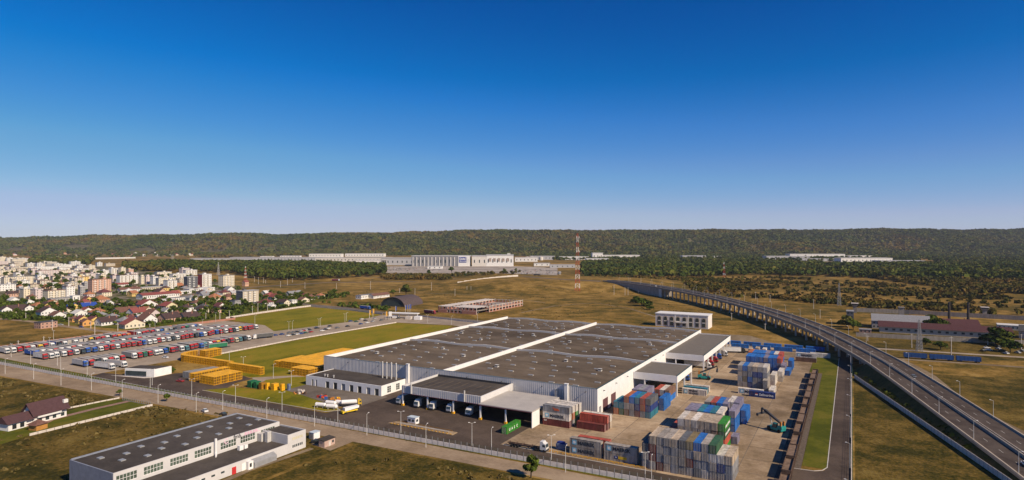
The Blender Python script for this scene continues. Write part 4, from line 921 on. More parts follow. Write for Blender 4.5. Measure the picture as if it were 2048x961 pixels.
obj('chassis', MB().box(-6.2, 4.6, -0.9, 0.9, 0.8, 1.4).box(-6.3, -4.9, -1.25, 1.25, 0.5, 1.6).box(-6.5, -6.301, -1.2, 1.2, 0.6, 1.0).mesh('chassis', mat('bright_yellow', (0.68, 0.48, 0.02))), t)
for ax in (-5.0, -3.7, 2.8): obj('wheel_axle', ax_me, t, (ax, 0, 0))

# ------------------------------------------------------------------ cars
CARC = {'w': ('white', (0.70, 0.69, 0.67)), 's': ('silver', (0.42, 0.42, 0.42)), 'd': ('black', (0.02, 0.021, 0.024)), 'r': ('red', (0.35, 0.03, 0.025)), 'b': ('blue', (0.03, 0.07, 0.24)), 'e': ('grey', (0.15, 0.155, 0.16)), 'g': ('dark green', (0.02, 0.08, 0.05))}
def car_mesh(k):
    def f():
        b = MB()
        b.xz([(-2.1, 0.32), (2.1, 0.32), (2.12, 0.75), (1.1, 0.92), (-1.35, 0.98), (-2.1, 0.95)], -0.86, 0.86, 0)
        b.xz([(-1.3, 0.981), (1.0, 0.93), (0.35, 1.42), (-0.95, 1.46)], -0.74, 0.74, 1)
        b.xz([(-0.9, 1.461), (0.33, 1.421), (0.3, 1.47), (-0.88, 1.5)], -0.70, 0.70, 0)
        for xv in (-1.35, 1.35):
            for yv in (-0.9, 0.7): b.tube((xv, yv, 0.32), (xv, yv + 0.2, 0.32), 0.32, 0.32, 8, 2)
        return b.mesh('car', [mat('car_paint_' + CARC[k][0].replace(' ', '_'), CARC[k][1], 0.3, 0.04, spec=0.5), M_GLASS, M_TYRE])
    return cache(('car', k), f)
def car(k, x, y, rz, label, group=None, z=0.06): return tag(obj('car', car_mesh(k), None, (x, y, z), rz), label, 'car', group)
A2 = lambda a, b_: (300 + a / 5.338, 600 + b_ / 5.338)
A3 = lambda a, b_: (600 + a / 5.338, 580 + b_ / 5.338)
cps = [A2(*p) for p in [(1290, 390), (1340, 384), (1410, 374), (1490, 358), (1530, 355), (1570, 348), (1610, 340), (1660, 332), (1480, 388), (1530, 380), (1570, 374), (1610, 368), (1660, 358), (1720, 346), (1700, 322), (1780, 304)]] + \
      [A3(*p) for p in [(40, 442), (100, 432), (185, 415), (320, 393), (18, 470), (60, 466), (120, 455), (240, 442), (275, 428), (305, 418), (400, 412), (510, 395), (650, 370), (720, 356), (780, 342), (870, 330), (700, 333), (800, 312), (660, 318), (1050, 308), (1230, 300), (540, 340), (600, 345)]]
RC = random.Random(5)
for i, p in enumerate(sorted(cps)):
    k = RC.choices('wsdrbeg', [3, 3, 6, 2, 2, 3, 1])[0]; x, y = G(*p)
    car(k, x, y, R90 * 0.86 + RC.uniform(-0.15, 0.15), f'{CARC[k][0]} car, {ordw(i + 1)} from left in the car park by the works gate', 'cars in the works car park')
x, y = G(410, 824); car('w', x, y, 2.9, 'white car parked on the outer road near the grey hall')
x, y = G(447, 831); car('d', x, y, 2.9, 'black car parked on the outer road behind the grey hall')
x, y = G(634, 886); car('d', x, y, 0.5, 'dark red-black car between the cabin and the brick hut'); 
x, y = G(361, 764); car('r', x, y, 0.2, 'red car on the asphalt beside the yellow racks')
x, y = G(300, 750); car('w', x, y, 0.3, 'white car parked before the gatehouse'); x, y = G(331, 716.5); car('w', x, y, 0.2, 'white car at the edge of the lorry park beyond the gatehouse')
x, y = G(122, 651); car('s', x, y, 0.4, 'silver car on the village street beside the brick house'); x, y = G(163, 655.5); car('b', x, y, 0.2, 'blue car on the village street below the yellow houses')
x, y = G(745, 561); car('d', x, y, 0.3, 'dark car on the far highway'); x, y = G(913, 562); car('w', x, y, 0.3, 'white van-like car on the far highway near the retaining wall', z=0.2)
for i, (off, s_, k, lab) in enumerate([(6.8, VS[vs_of(38, 262)], 'w', 'white car driving on the near end of the viaduct road'), (7.0, S_AB - 25, 'w', 'white car far up the viaduct beside the abutment'), (13.5, S_END + 38, 'e', 'grey car on the far carriageway of the viaduct')]):
    p = vpt(s_, off); q = vpt(s_ + 3, off); car(k, p.x, p.y, math.atan2(q.y - p.y, q.x - p.x), lab, z=p.z + 0.04)

# ------------------------------------------------------------------ reach stackers
def reach(x, y, rz, label):
    t = thing('reach_stacker', label, 'reach stacker', (x, y, 0.04), rz)
    m_t = mat('teal_machine', (0.02, 0.24, 0.22), 0.5, 0.15)
    obj('body', MB().box(-3.6, 3.2, -1.5, 1.5, 0.8, 1.7).xz([(-3.8, 1.701), (-1.4, 1.701), (-1.6, 2.7), (-3.6, 2.9)], -1.4, 1.4).mesh('body', m_t), t)
    obj('cabin', MB().xz([(-0.9, 1.701), (1.0, 1.701), (0.7, 3.3), (-0.8, 3.3)], -0.2, 1.2).mesh('cabin', M_GLASS), t)
    obj('cabin_roof', MB().box(-0.9, 0.9, -0.3, 1.3, 3.301, 3.45).mesh('cabin_roof', m_t), t)
    obj('mast_frame', MB().box(-3.4, -2.6, -1.2, -0.8, 2.7, 4.6).box(-3.4, -2.6, 0.8, 1.2, 2.7, 4.6).mesh('mast_frame', mat('orange_paint', (0.5, 0.2, 0.04))), t)
    obj('boom', MB().xz([(-3.2, 3.7), (-2.8, 3.2), (5.6, 7.0), (5.2, 7.9)], -0.45, 0.45).mesh('boom', M_STEELD), t)
    obj('boom_extension', MB().xz([(5.0, 7.3), (5.3, 7.0), (6.9, 7.9), (6.6, 8.4)], -0.3, 0.3).mesh('boom_extension', M_STEELD), t)
    obj('lift_cylinder', MB().tube((1.6, 0, 1.6), (3.0, 0, 5.6), 0.22, 0.16, 8).mesh('lift_cylinder', M_GALV), t)
    obj('spreader', MB().box(6.3, 7.3, -3.0, 3.0, 5.6, 6.1).box(6.6, 7.0, -0.4, 0.4, 6.101, 7.9).box(6.3, 7.3, -3.05, -2.8, 5.1, 5.6).box(6.3, 7.3, 2.8, 3.05, 5.1, 5.6).mesh('spreader', M_STEELD), t)
    for xv, r in ((-2.5, 0.75), (2.3, 0.9)):
        for yv in (-1.6, 1.1): obj('wheel', MB().tube((xv, yv, r), (xv, yv + 0.5, r), r, r, 12).mesh('wheel', M_TYRE), t)
reach(-27.6, 276.5, 2.6, 'teal reach stacker with raised black boom in the open yard')
reach(-73.5, 361.0, 0.15, 'teal reach stacker working between the two side canopies')
# covered trucks and trailers under the far canopy
for i, (k, tr, x, y) in enumerate([('w', 'w', -84, 393), ('r', 'r', -84, 401.5), ('r', 'r', -84, 415), ('b', 'b', -84, 428), ('w', 's', -82.5, 441)]):
    lorry(k, tr, x, y, 0, f'{LC[k][0]} lorry standing under the far side canopy, {ordw(i + 1)} from the near end', 'lorries under the far side canopy')
lorry('d', 'w', -73.5, 458, 0.3, 'black cab lorry with white box behind the far canopy')
lorry('b', 'b', -88, 352.5, 0, 'blue lorry standing between the two side canopies')

# ------------------------------------------------------------------ rail wagons
def wagon(name, x, y, rz, L, W, H, m, inner, label, group, rib=6):
    t = thing(name, label, 'wagon', (x, y, 0.1), rz, group)
    b = MB().box(-W / 2, W / 2, 0, L, 0.9, 1.1).box(-W / 2, -W / 2 + 0.12, 0, L, 1.101, H).box(W / 2 - 0.12, W / 2, 0, L, 1.101, H).box(-W / 2 + 0.121, W / 2 - 0.121, 0, 0.12, 1.101, H).box(-W / 2 + 0.121, W / 2 - 0.121, L - 0.12, L, 1.101, H)
    for i in range(rib + 1):
        yv = 0.1 + (L - 0.3) * i / rib
        b.box(-W / 2 - 0.1, -W / 2 - 0.001, yv, yv + 0.12, 0.9, H); b.box(W / 2 + 0.001, W / 2 + 0.1, yv, yv + 0.12, 0.9, H)
    obj('body', b.mesh('body', m), t)
    obj('load', MB().box(-W / 2 + 0.13, W / 2 - 0.13, 0.13, L - 0.13, 1.101, inner).mesh('load', mat('rust_load', (0.17, 0.115, 0.08), 0.95, 0.3, 0.6)), t)
    for yv in (1.9, L - 1.9):
        b = MB().box(-0.9, 0.9, yv - 1.2, yv + 1.2, 0.45, 0.9)
        for q in (-0.9, 0.9):
            for s_ in (-0.8, 0.72): b.tube((s_, yv + q, 0.45), (s_ + 0.12, yv + q, 0.45), 0.45, 0.45, 10)
        obj('bogie', b.mesh('bogie', M_STEELD), t)
    return t
for i in range(13):
    wagon('open_wagon', -18.9, 205 + i * 15.6, 0, 14.0, 2.9, 3.3 + (0.15 if i % 3 else -0.25), M_RUST, 2.4 + 0.35 * (i % 3), f'rusty open wagon, {ordw(i + 1)} from the near end of the siding', 'open wagons on the siding')
M_BW = mat('blue_wagon', (0.02, 0.075, 0.23), 0.6, 0.15)
for i in range(3): wagon('open_wagon', 30.5 + i * 14.6, 492.5 + i * 1.1, -R90 + 0.08, 13.2, 2.9, 3.6, M_BW, 2.0, f'blue open wagon, {ordw(i + 1)} from left on the far railway', 'blue wagons on the far railway')
t = thing('siding_track', 'pair of rails under the rusty wagons', 'track')
for xv in (-19.65, -18.1): obj('rail', MB().box(xv - 0.04, xv + 0.04, 200, 410, 0.07, 0.22).mesh('rail', M_RUST), t)

# ------------------------------------------------------------------ yellow racks
def rack_mesh(w_, d_, h):
    b = MB().box(0.45, w_ - 0.45, 0.45, d_ - 0.45, 0.1, h - 0.12, 1).box(0, w_, 0, d_, h - 0.12, h, 0).box(0, w_, 0, d_, 0, 0.1, 0)
    for x0 in (0, w_ / 3, 2 * w_ / 3, w_ - 0.12):
        for y0 in (0, d_ - 0.1): b.box(x0, x0 + 0.12, y0, y0 + 0.1, 0.1, h - 0.12, 0)
    for y0 in (d_ / 3, 2 * d_ / 3):
        for x0 in (0, w_ - 0.1): b.box(x0, x0 + 0.1, y0, y0 + 0.12, 0.1, h - 0.12, 0)
    for k in range(1, 3):
        zz = h * k / 3; b.box(-0.02, w_ + 0.02, -0.02, 0.06, zz, zz + 0.14, 0).box(w_ - 0.06, w_ + 0.02, 0.061, d_, zz, zz + 0.14, 0)
    return b.mesh('rack', [M_YEL, mat('rack_core_shade', (0.16, 0.085, 0.016), 0.9, 0.3)])  # inset core coloured dark to stand in for shade between the posts
def racks(label, cells, w_, d_, h, rz0=0):
    t = thing('rack_stack', label, 'rack stack', (cells[0][0], cells[0][1], 0.04), 0, 'yellow steel racks stacked on the lawn')
    me = cache(('rack', w_, d_, h), lambda: rack_mesh(w_, d_, h))
    for c in cells: obj('rack', me, t, (c[0] - cells[0][0], c[1] - cells[0][1], 0), c[2] if len(c) > 2 else 0)
grid = lambda x0, x1, y0, y1, w_, d_: [(x0 + i * w_, y0 + j * d_) for j in range(max(1, round((y1 - y0) / d_))) for i in range(max(1, round((x1 - x0) / w_)))]
racks('large yellow rack field left of the warehouse, back part', grid(-312, -277, 268, 322, 2.5, 4.5), 2.4, 4.4, 4.2)
racks('yellow rack field nearest the annex', grid(-290, -276, 256.6, 266, 2.5, 4.5), 2.4, 4.4, 4.2)
racks('low yellow rack row jutting left of the rack field', grid(-318, -312.5, 268, 290, 2.5, 4.5), 2.4, 4.4, 3.6)
racks('straight yellow rack row standing alone on the lawn', grid(-334, -304.5, 247, 250, 1.65, 3.0), 1.6, 2.9, 4.4)
racks('broad yellow rack block on the asphalt', grid(-317, -304, 217, 237, 2.5, 4.5), 2.4, 4.4, 4.4)
racks('narrow yellow rack row left of the broad block', grid(-327, -322, 217.5, 240, 2.5, 4.5), 2.4, 4.4, 4.3)
cur = []
for i in range(27):
    a = i / 26.0
    if i < 17: x, y, rz = -338.5 - i * 2.5, 250.3 + 0.0, 0.0
    else:
        u = (i - 17) / 9.0 * 1.9; x, y, rz = -381.0 - 13 * math.sin(u) , 250.3 + 13 * (1 - math.cos(u)), -u
    cur.append((x, y, rz))
racks('long curved yellow rack row bending towards the lorry park', cur, 2.4, 3.0, 4.2)
racks('yellow rack block at the far end of the curved row', grid(-389.5, -383, 266, 277, 2.5, 3.1), 2.4, 3.0, 4.6)
t = thing('rack_stack', 'weathered grey rack block beside the yellow racks', 'rack stack', (-338, 221, 0.04), 0)
me = MB().box(0, 2.3, 0, 4.3, 0, 3.4).box(-0.03, 2.33, -0.03, 4.33, 3.41, 3.5).box(-0.05, 0.1, -0.05, -0.001, 0, 3.4).box(1.1, 1.25, -0.05, -0.001, 0, 3.4).mesh('rack', mat('bare_rack', (0.26, 0.25, 0.235), 0.8, 0.2))
for j in range(4):
    for i in range(4): obj('rack', me, t, (i * 2.6 + j * 0.6, j * 4.6, 0))
m_cg = mat('green_crate', (0.02, 0.13, 0.05), 0.6, 0.2)
for i, (p, m_, w_, lab) in enumerate([((505, 774), m_cg, 4.5, 'dark green crate stack on the front lawn'), ((515, 776), m_cg, 3.5, 'smaller dark green crate stack beside the larger one'), ((525, 778), M_YELD, 3.2, 'brown-yellow crate stack right of the green crates'), ((535, 779), M_YEL, 2.0, 'tall yellow crate stack right of the green crates'), ((550, 780), M_YEL, 3.5, 'broken yellow crate pile on the front lawn'), ((565, 781), M_YEL, 2.2, 'single yellow crate near the annex'), ((578, 781), mat('skip_paint', (0.13, 0.17, 0.27)), 1.6, 'blue-grey drum crate at the right end of the crates')]):
    x, y = G(*p); t = thing('crate_stack', lab, 'crate stack', (x, y, 0.05))
    for j in range(3): obj('crate', MB().cbox(0, 0, j * 1.15, w_ * 0.7, w_ * 0.9, 0.95).cbox(0, 0, j * 1.15 + 0.951, w_ * 0.72, w_ * 0.92, 0.12).mesh('crate', m_), t, (R.uniform(-0.1, 0.1), 0, 0))

# ------------------------------------------------------------------ lamps and poles
def lamp_meshes(h, dbl, col=None):
    def f():
        b = MB().tube((0, 0, 0), (0, 0, h), 0.11, 0.06, 8)
        hd = MB()
        for s_ in ((-1, 1) if dbl else (1,)):
            b.tube((0, 0, h), (s_ * 1.0, 0, h + 0.25), 0.05, 0.04, 6)
            hd.box(min(s_ * 0.8, s_ * 1.45), max(s_ * 0.8, s_ * 1.45), -0.13, 0.13, h + 0.24, h + 0.38)
        return b.mesh('street_lamp', col or M_POLE), hd.mesh('lamp_head', M_WHITE)
    return cache(('lamp', h, dbl, col.name if col else ''), f)
def lamp(x, y, h, rz, label, group, dbl=False, z=0.0, col=None):
    a, c = lamp_meshes(h, dbl, col); o = tag(obj('street_lamp', a, None, (x, y, z), rz), label, 'street lamp', group); obj('lamp_head', c, o)
LP = [(11, 748), (68, 759), (122.7, 771.4), (183.6, 781), (245, 795), (316.7, 807), (393, 824.8), (446, 820.6), (534, 837), (629.4, 853), (734, 870.8), (852, 895), (983, 904), (1131, 944.7), (1302.7, 966)]
for i, p in enumerate(LP):
    x, y = G(*p); lamp(x, y, 8.6, R90 + 0.1, f'pale street lamp, {ordw(i + 1)} from left along the outer road', 'lamps along the outer road')
LI = [(62, 729), (122, 740), (175, 752), (232, 765), (301, 776), (305, 771), (384, 793), (471.5, 807), (564.5, 822.7), (675.9, 843.6), (802, 866), (944, 891.4), (1102.6, 919.4), (1290, 958)]
for i, p in enumerate(LI):
    x, y = G(*p); lamp(x, y, 8.6, 0.6, f'double headed lamp, {ordw(i + 1)} from left along the inner road', 'lamps along the inner road', dbl=True)
LO = [(410, 712), (459, 727), (487, 741), (547, 757), (583, 772), (510, 648), (578, 662), (585, 660), (638, 656), (641, 654), (690, 645), (693, 642), (855, 647), (903, 650), (955, 643)]
for i, p in enumerate(LO):
    x, y = G(*p); lamp(x, y, 8.0, 0.9, f'slim lamp, {ordw(i + 1)} of the scattered lamps around the works lawns', 'lamps around the works lawns', dbl=i % 2 == 0)
for i in range(8): lamp(-0.7, 205 + i * 38, 8.6, math.pi, f'lamp on the service road, {ordw(i + 1)} from the near end', 'lamps along the service road')
for i, (x, y) in enumerate([(-440, 204), (-440, 260), (-440, 320), (-507, 230), (-507, 290), (-507, 350), (-500, 204), (-545, 250), (-545, 330), (-545, 390)]): lamp(x, y, 9, 0, f'lamp among the parked lorries, {ordw(i + 1)} of ten', 'lamps in the lorry park', dbl=True)
s_ = 40.0; k = 0
while s_ < S_MAX - 30:
    for off, a in ((20.3, math.pi / 2), (0.5, -math.pi / 2)):
        p = vpt(s_, off); n = VN[min(vs_of(p.x, p.y), len(VN) - 1)]; k += 1
        lamp(p.x, p.y, 7.5, math.atan2(n.y, n.x) + (math.pi if off > 10 else 0), f'lamp on the viaduct edge, {ordw(k)} counted from the far end', 'lamps on the viaduct', z=p.z)
    s_ += 33
def upole(px, py, top, label, kind=0):
    x, y = G(px, py); h = (py - top) * (CAMH * FOC / (py - HZ)) / FOC
    t = thing('utility_pole', label, 'pole', (x, y, 0), 0.4, 'utility poles')
    obj('shaft', MB().tube((0, 0, 0), (0, 0, h), 0.28, 0.17, 8).mesh('shaft', M_CONCW), t)
    obj('crossarm', MB().box(-1.1, 1.1, -0.07, 0.07, h - 0.9, h - 0.74).mesh('crossarm', M_GALV), t)
UP = [(561, 575, 563), (610, 578, 565), (673, 578, 567), (741, 579, 563), (863, 582, 565), (799, 586, 577), (934, 583, 573), (942, 583, 573), (910, 592, 578), (830, 590, 577), (1228, 590, 570), (1250, 591, 575), (1256, 591, 575), (1277, 588, 582), (1511, 599, 584), (1640, 637, 619), (1627, 618, 599), (1823, 696, 668), (1902, 711, 673), (2042, 700, 668), (1975, 690, 664), (52, 638, 626), (105, 660, 640), (190, 678, 661), (138, 653, 634), (182, 657, 642), (236, 662, 645), (280, 660, 649), (345, 641, 626), (412, 638, 626), (440, 639, 619), (459, 634, 621), (505, 628, 612), (516, 628, 607), (535, 622, 607), (300, 654, 648), (509, 564, 553), (517, 569, 555), (527, 567, 556), (531, 567, 560), (575, 571, 558), (585, 565, 557), (88, 689, 673), (37, 697, 681), (190, 661, 646), (1735, 682, 671), (1868, 668, 656), (1930, 668, 656), (1540, 604, 590), (1463, 640, 626), (1530, 660, 647), (1400, 605, 597)]
for i, p in enumerate(sorted(UP)): upole(*p, f'pale concrete utility pole, {ordw(i + 1)} from left across the fields and village')
def lattice(px, py, top, wb, wt, label, cols, n=12):
    x, y = G(px, py); h = (py - top) * (CAMH * FOC / (py - HZ)) / FOC
    t = thing('lattice_mast', label, 'mast', (x, y, 0), 0.3)
    for k in range(n):
        z0, z1 = h * k / n, h * (k + 1) / n; a0 = wb + (wt - wb) * k / n; a1 = wb + (wt - wb) * (k + 1) / n; b = MB(); r = (0.07 + 0.09 * (1 - k / n)) * (1.3 if h > 60 else 1)
        c0 = [(-a0, -a0, z0), (a0, -a0, z0), (a0, a0, z0), (-a0, a0, z0)]; c1 = [(-a1, -a1, z1), (a1, -a1, z1), (a1, a1, z1), (-a1, a1, z1)]
        for i in range(4):
            b.tube(c0[i], c1[i], r, r, 5); b.tube(c0[i], c1[(i + 1) % 4], r * 0.7, r * 0.7, 4); b.tube(c0[(i + 1) % 4], c1[i], r * 0.7, r * 0.7, 4); b.tube(c1[i], c1[(i + 1) % 4], r * 0.7, r * 0.7, 4)
        obj('mast_section', b.mesh('mast_section', cols[k % len(cols)]), t)
    return t, h
m_mr, m_mw = mat('mast_red', (0.45, 0.06, 0.035)), mat('mast_white', (0.74, 0.70, 0.66))
t, h = lattice(1155, 586, 467, 3.6, 0.9, 'tall red and white lattice telecom mast in the meadow', [m_mr, m_mw], 13)
for k, zz in enumerate((0.55, 0.68, 0.92)):
    for a in range(3): obj('antenna', MB().tube((2.2 * math.cos(a * 2.1), 2.2 * math.sin(a * 2.1), h * zz), (2.2 * math.cos(a * 2.1), 2.2 * math.sin(a * 2.1), h * zz + 2.6), 0.5, 0.5, 8).mesh('antenna', m_mw), t)
lattice(1448, 560, 525, 2.4, 0.9, 'short red and white lattice mast behind the viaduct', [m_mw, m_mr, m_mw, m_mr, m_mr], 8)
lattice(1838, 703, 640, 1.7, 0.4, 'grey lattice pylon beside the blue wagons', [M_GREY], 10)
lattice(1678, 612, 566, 1.9, 0.4, 'thin grey lattice pylon in the scrub behind the viaduct', [M_GREY], 9)
lattice(437, 551, 525, 2.6, 0.5, 'grey lattice pylon before the left wood', [M_GALV], 8)
lattice(491, 560, 533, 2.2, 0.4, 'red and white lattice mast behind the red kiosk', [m_mr, m_mw], 8)
lattice(345, 528, 510, 3.5, 3.0, 'pale water tower frame left of the car plant', [m_mw], 4)
# ------------------------------------------------------------------ houses
HC = {'white': (0.70, 0.68, 0.64), 'cream': (0.66, 0.58, 0.44), 'yellow': (0.66, 0.46, 0.16), 'peach': (0.58, 0.36, 0.26), 'orange': (0.58, 0.30, 0.10), 'pink brick': (0.42, 0.26, 0.20), 'grey': (0.34, 0.33, 0.32), 'beige': (0.52, 0.45, 0.35), 'dark grey': (0.13, 0.13, 0.14),
      'pale yellow': (0.66, 0.58, 0.36), 'pinkish': (0.60, 0.50, 0.47)}
RCO = {'dark maroon': (0.075, 0.03, 0.032), 'maroon': (0.13, 0.045, 0.045), 'dark brown': (0.065, 0.04, 0.038), 'orange': (0.33, 0.14, 0.07), 'red': (0.23, 0.065, 0.055), 'brown': (0.15, 0.075, 0.055), 'grey': (0.22, 0.22, 0.23), 'blue': (0.02, 0.06, 0.28), 'dark grey': (0.07, 0.07, 0.075), 'pale': (0.55, 0.53, 0.50), 'pale grey': (0.40, 0.39, 0.38)}  # dark maroon: barracks tiles darkened for lens falloff towards the frame edge
wmat = lambda k: mat('render_' + k.replace(' ', '_'), HC[k], 0.9, 0.06, 0.5)
rmat = lambda k: mat('tiles_' + k.replace(' ', '_'), RCO[k], 0.85, 0.16, 0.9)
def wins_mesh(w_, d_, h, storeys, nx, ny, m=None):
    b = MB(); sh = h / storeys
    for s_ in range(storeys):
        z0 = s_ * sh + sh * 0.34; z1 = z0 + sh * 0.42
        for i in range(nx):
            xc = -w_ / 2 + w_ * (i + 0.5) / nx; ww = min(0.55, w_ / nx * 0.28); b.box(xc - ww, xc + ww, -d_ / 2 - 0.05, -d_ / 2 - 0.001, z0, z1)
        for i in range(ny):
            yc = -d_ / 2 + d_ * (i + 0.5) / ny; ww = min(0.55, d_ / ny * 0.28); b.box(w_ / 2 + 0.001, w_ / 2 + 0.05, yc - ww, yc + ww, z0, z1)
    return b.mesh('windows', m or M_GLASS)
def house_at(x, y, w_, d_, h, wall, roof, rz, label, kind='gx', storeys=1, group='village houses', cat='house', rise=None, z=0, over=0.6):
    """kind gx: ridge along x, gy: ridge along y, hip, flat"""
    t = thing('house' if cat == 'house' else 'building', label, cat, (x, y, z), rz, group)
    W = MB().cbox(0, 0, -0.1, w_, d_, h + 0.1); r = MB(); rise = rise or min(w_, d_) * 0.36
    o = over
    if kind == 'gx':
        W.face([(-w_ / 2, -d_ / 2, h), (-w_ / 2, 0, h + rise), (-w_ / 2, d_ / 2, h)][::-1]); W.face([(w_ / 2, -d_ / 2, h), (w_ / 2, d_ / 2, h), (w_ / 2, 0, h + rise)])
        e = o * rise / (d_ / 2); X = w_ / 2 + o; Yy = d_ / 2 + o
        for s_ in (-1, 1):
            q = [(-X, s_ * Yy, h - e), (X, s_ * Yy, h - e), (X, 0, h + rise), (-X, 0, h + rise)]; q = q if s_ < 0 else q[::-1]
            up = [(a, b_, c + 0.28) for a, b_, c in q]; r.face(up); r.face(q[::-1])
            for i in range(4): r.face([q[i], q[(i + 1) % 4], up[(i + 1) % 4], up[i]])
    elif kind == 'gy':
        W.face([(-w_ / 2, -d_ / 2, h), (w_ / 2, -d_ / 2, h), (0, -d_ / 2, h + rise)]); W.face([(w_ / 2, d_ / 2, h), (-w_ / 2, d_ / 2, h), (0, d_ / 2, h + rise)])
        e = o * rise / (w_ / 2); X = w_ / 2 + o; Yy = d_ / 2 + o
        for s_ in (-1, 1):
            q = [(s_ * X, -Yy, h - e), (s_ * X, Yy, h - e), (0, Yy, h + rise), (0, -Yy, h + rise)]; q = q if s_ > 0 else q[::-1]
            up = [(a, b_, c + 0.28) for a, b_, c in q]; r.face(up); r.face(q[::-1])
            for i in range(4): r.face([q[i], q[(i + 1) % 4], up[(i + 1) % 4], up[i]])
    elif kind == 'hip':
        X, Yy = w_ / 2 + o, d_ / 2 + o; L = max(0.0, (w_ - d_) / 2); K = max(0.0, (d_ - w_) / 2)
        A = [(-X, -Yy, h), (X, -Yy, h), (X, Yy, h), (-X, Yy, h)]; P, Q = ((-L, 0, h + rise), (L, 0, h + rise)) if L > 0 or K == 0 else ((0, -K, h + rise), (0, K, h + rise))
        if L > 0 or K == 0: r.face([A[0], A[1], Q, P]); r.face([A[2], A[3], P, Q]); r.face([A[1], A[2], Q]); r.face([A[3], A[0], P])
        else: r.face([A[1], A[2], Q, P]); r.face([A[3], A[0], P, Q]); r.face([A[0], A[1], P]); r.face([A[2], A[3], Q])
        r.face(A[::-1])
    else:
        r.cbox(0, 0, h + 0.001, w_ + 2 * o * 0.4, d_ + 2 * o * 0.4, 0.3)
    obj('wall', W.mesh('wall', wmat(wall)), t); rf = obj('roof', r.mesh('roof', rmat(roof)), t)
    if kind in ('gx', 'gy', 'hip'): obj('chimney', MB().cbox(w_ * 0.18, d_ * 0.1, h + rise * 0.35, 0.7, 0.7, rise * 0.9).mesh('chimney', M_BRICK), rf)
    if h > 2: stuff('windows', wins_mesh(w_, d_, h, storeys, max(2, int(w_ / 3)), max(2, int(d_ / 3))), '', '', t)
    return t
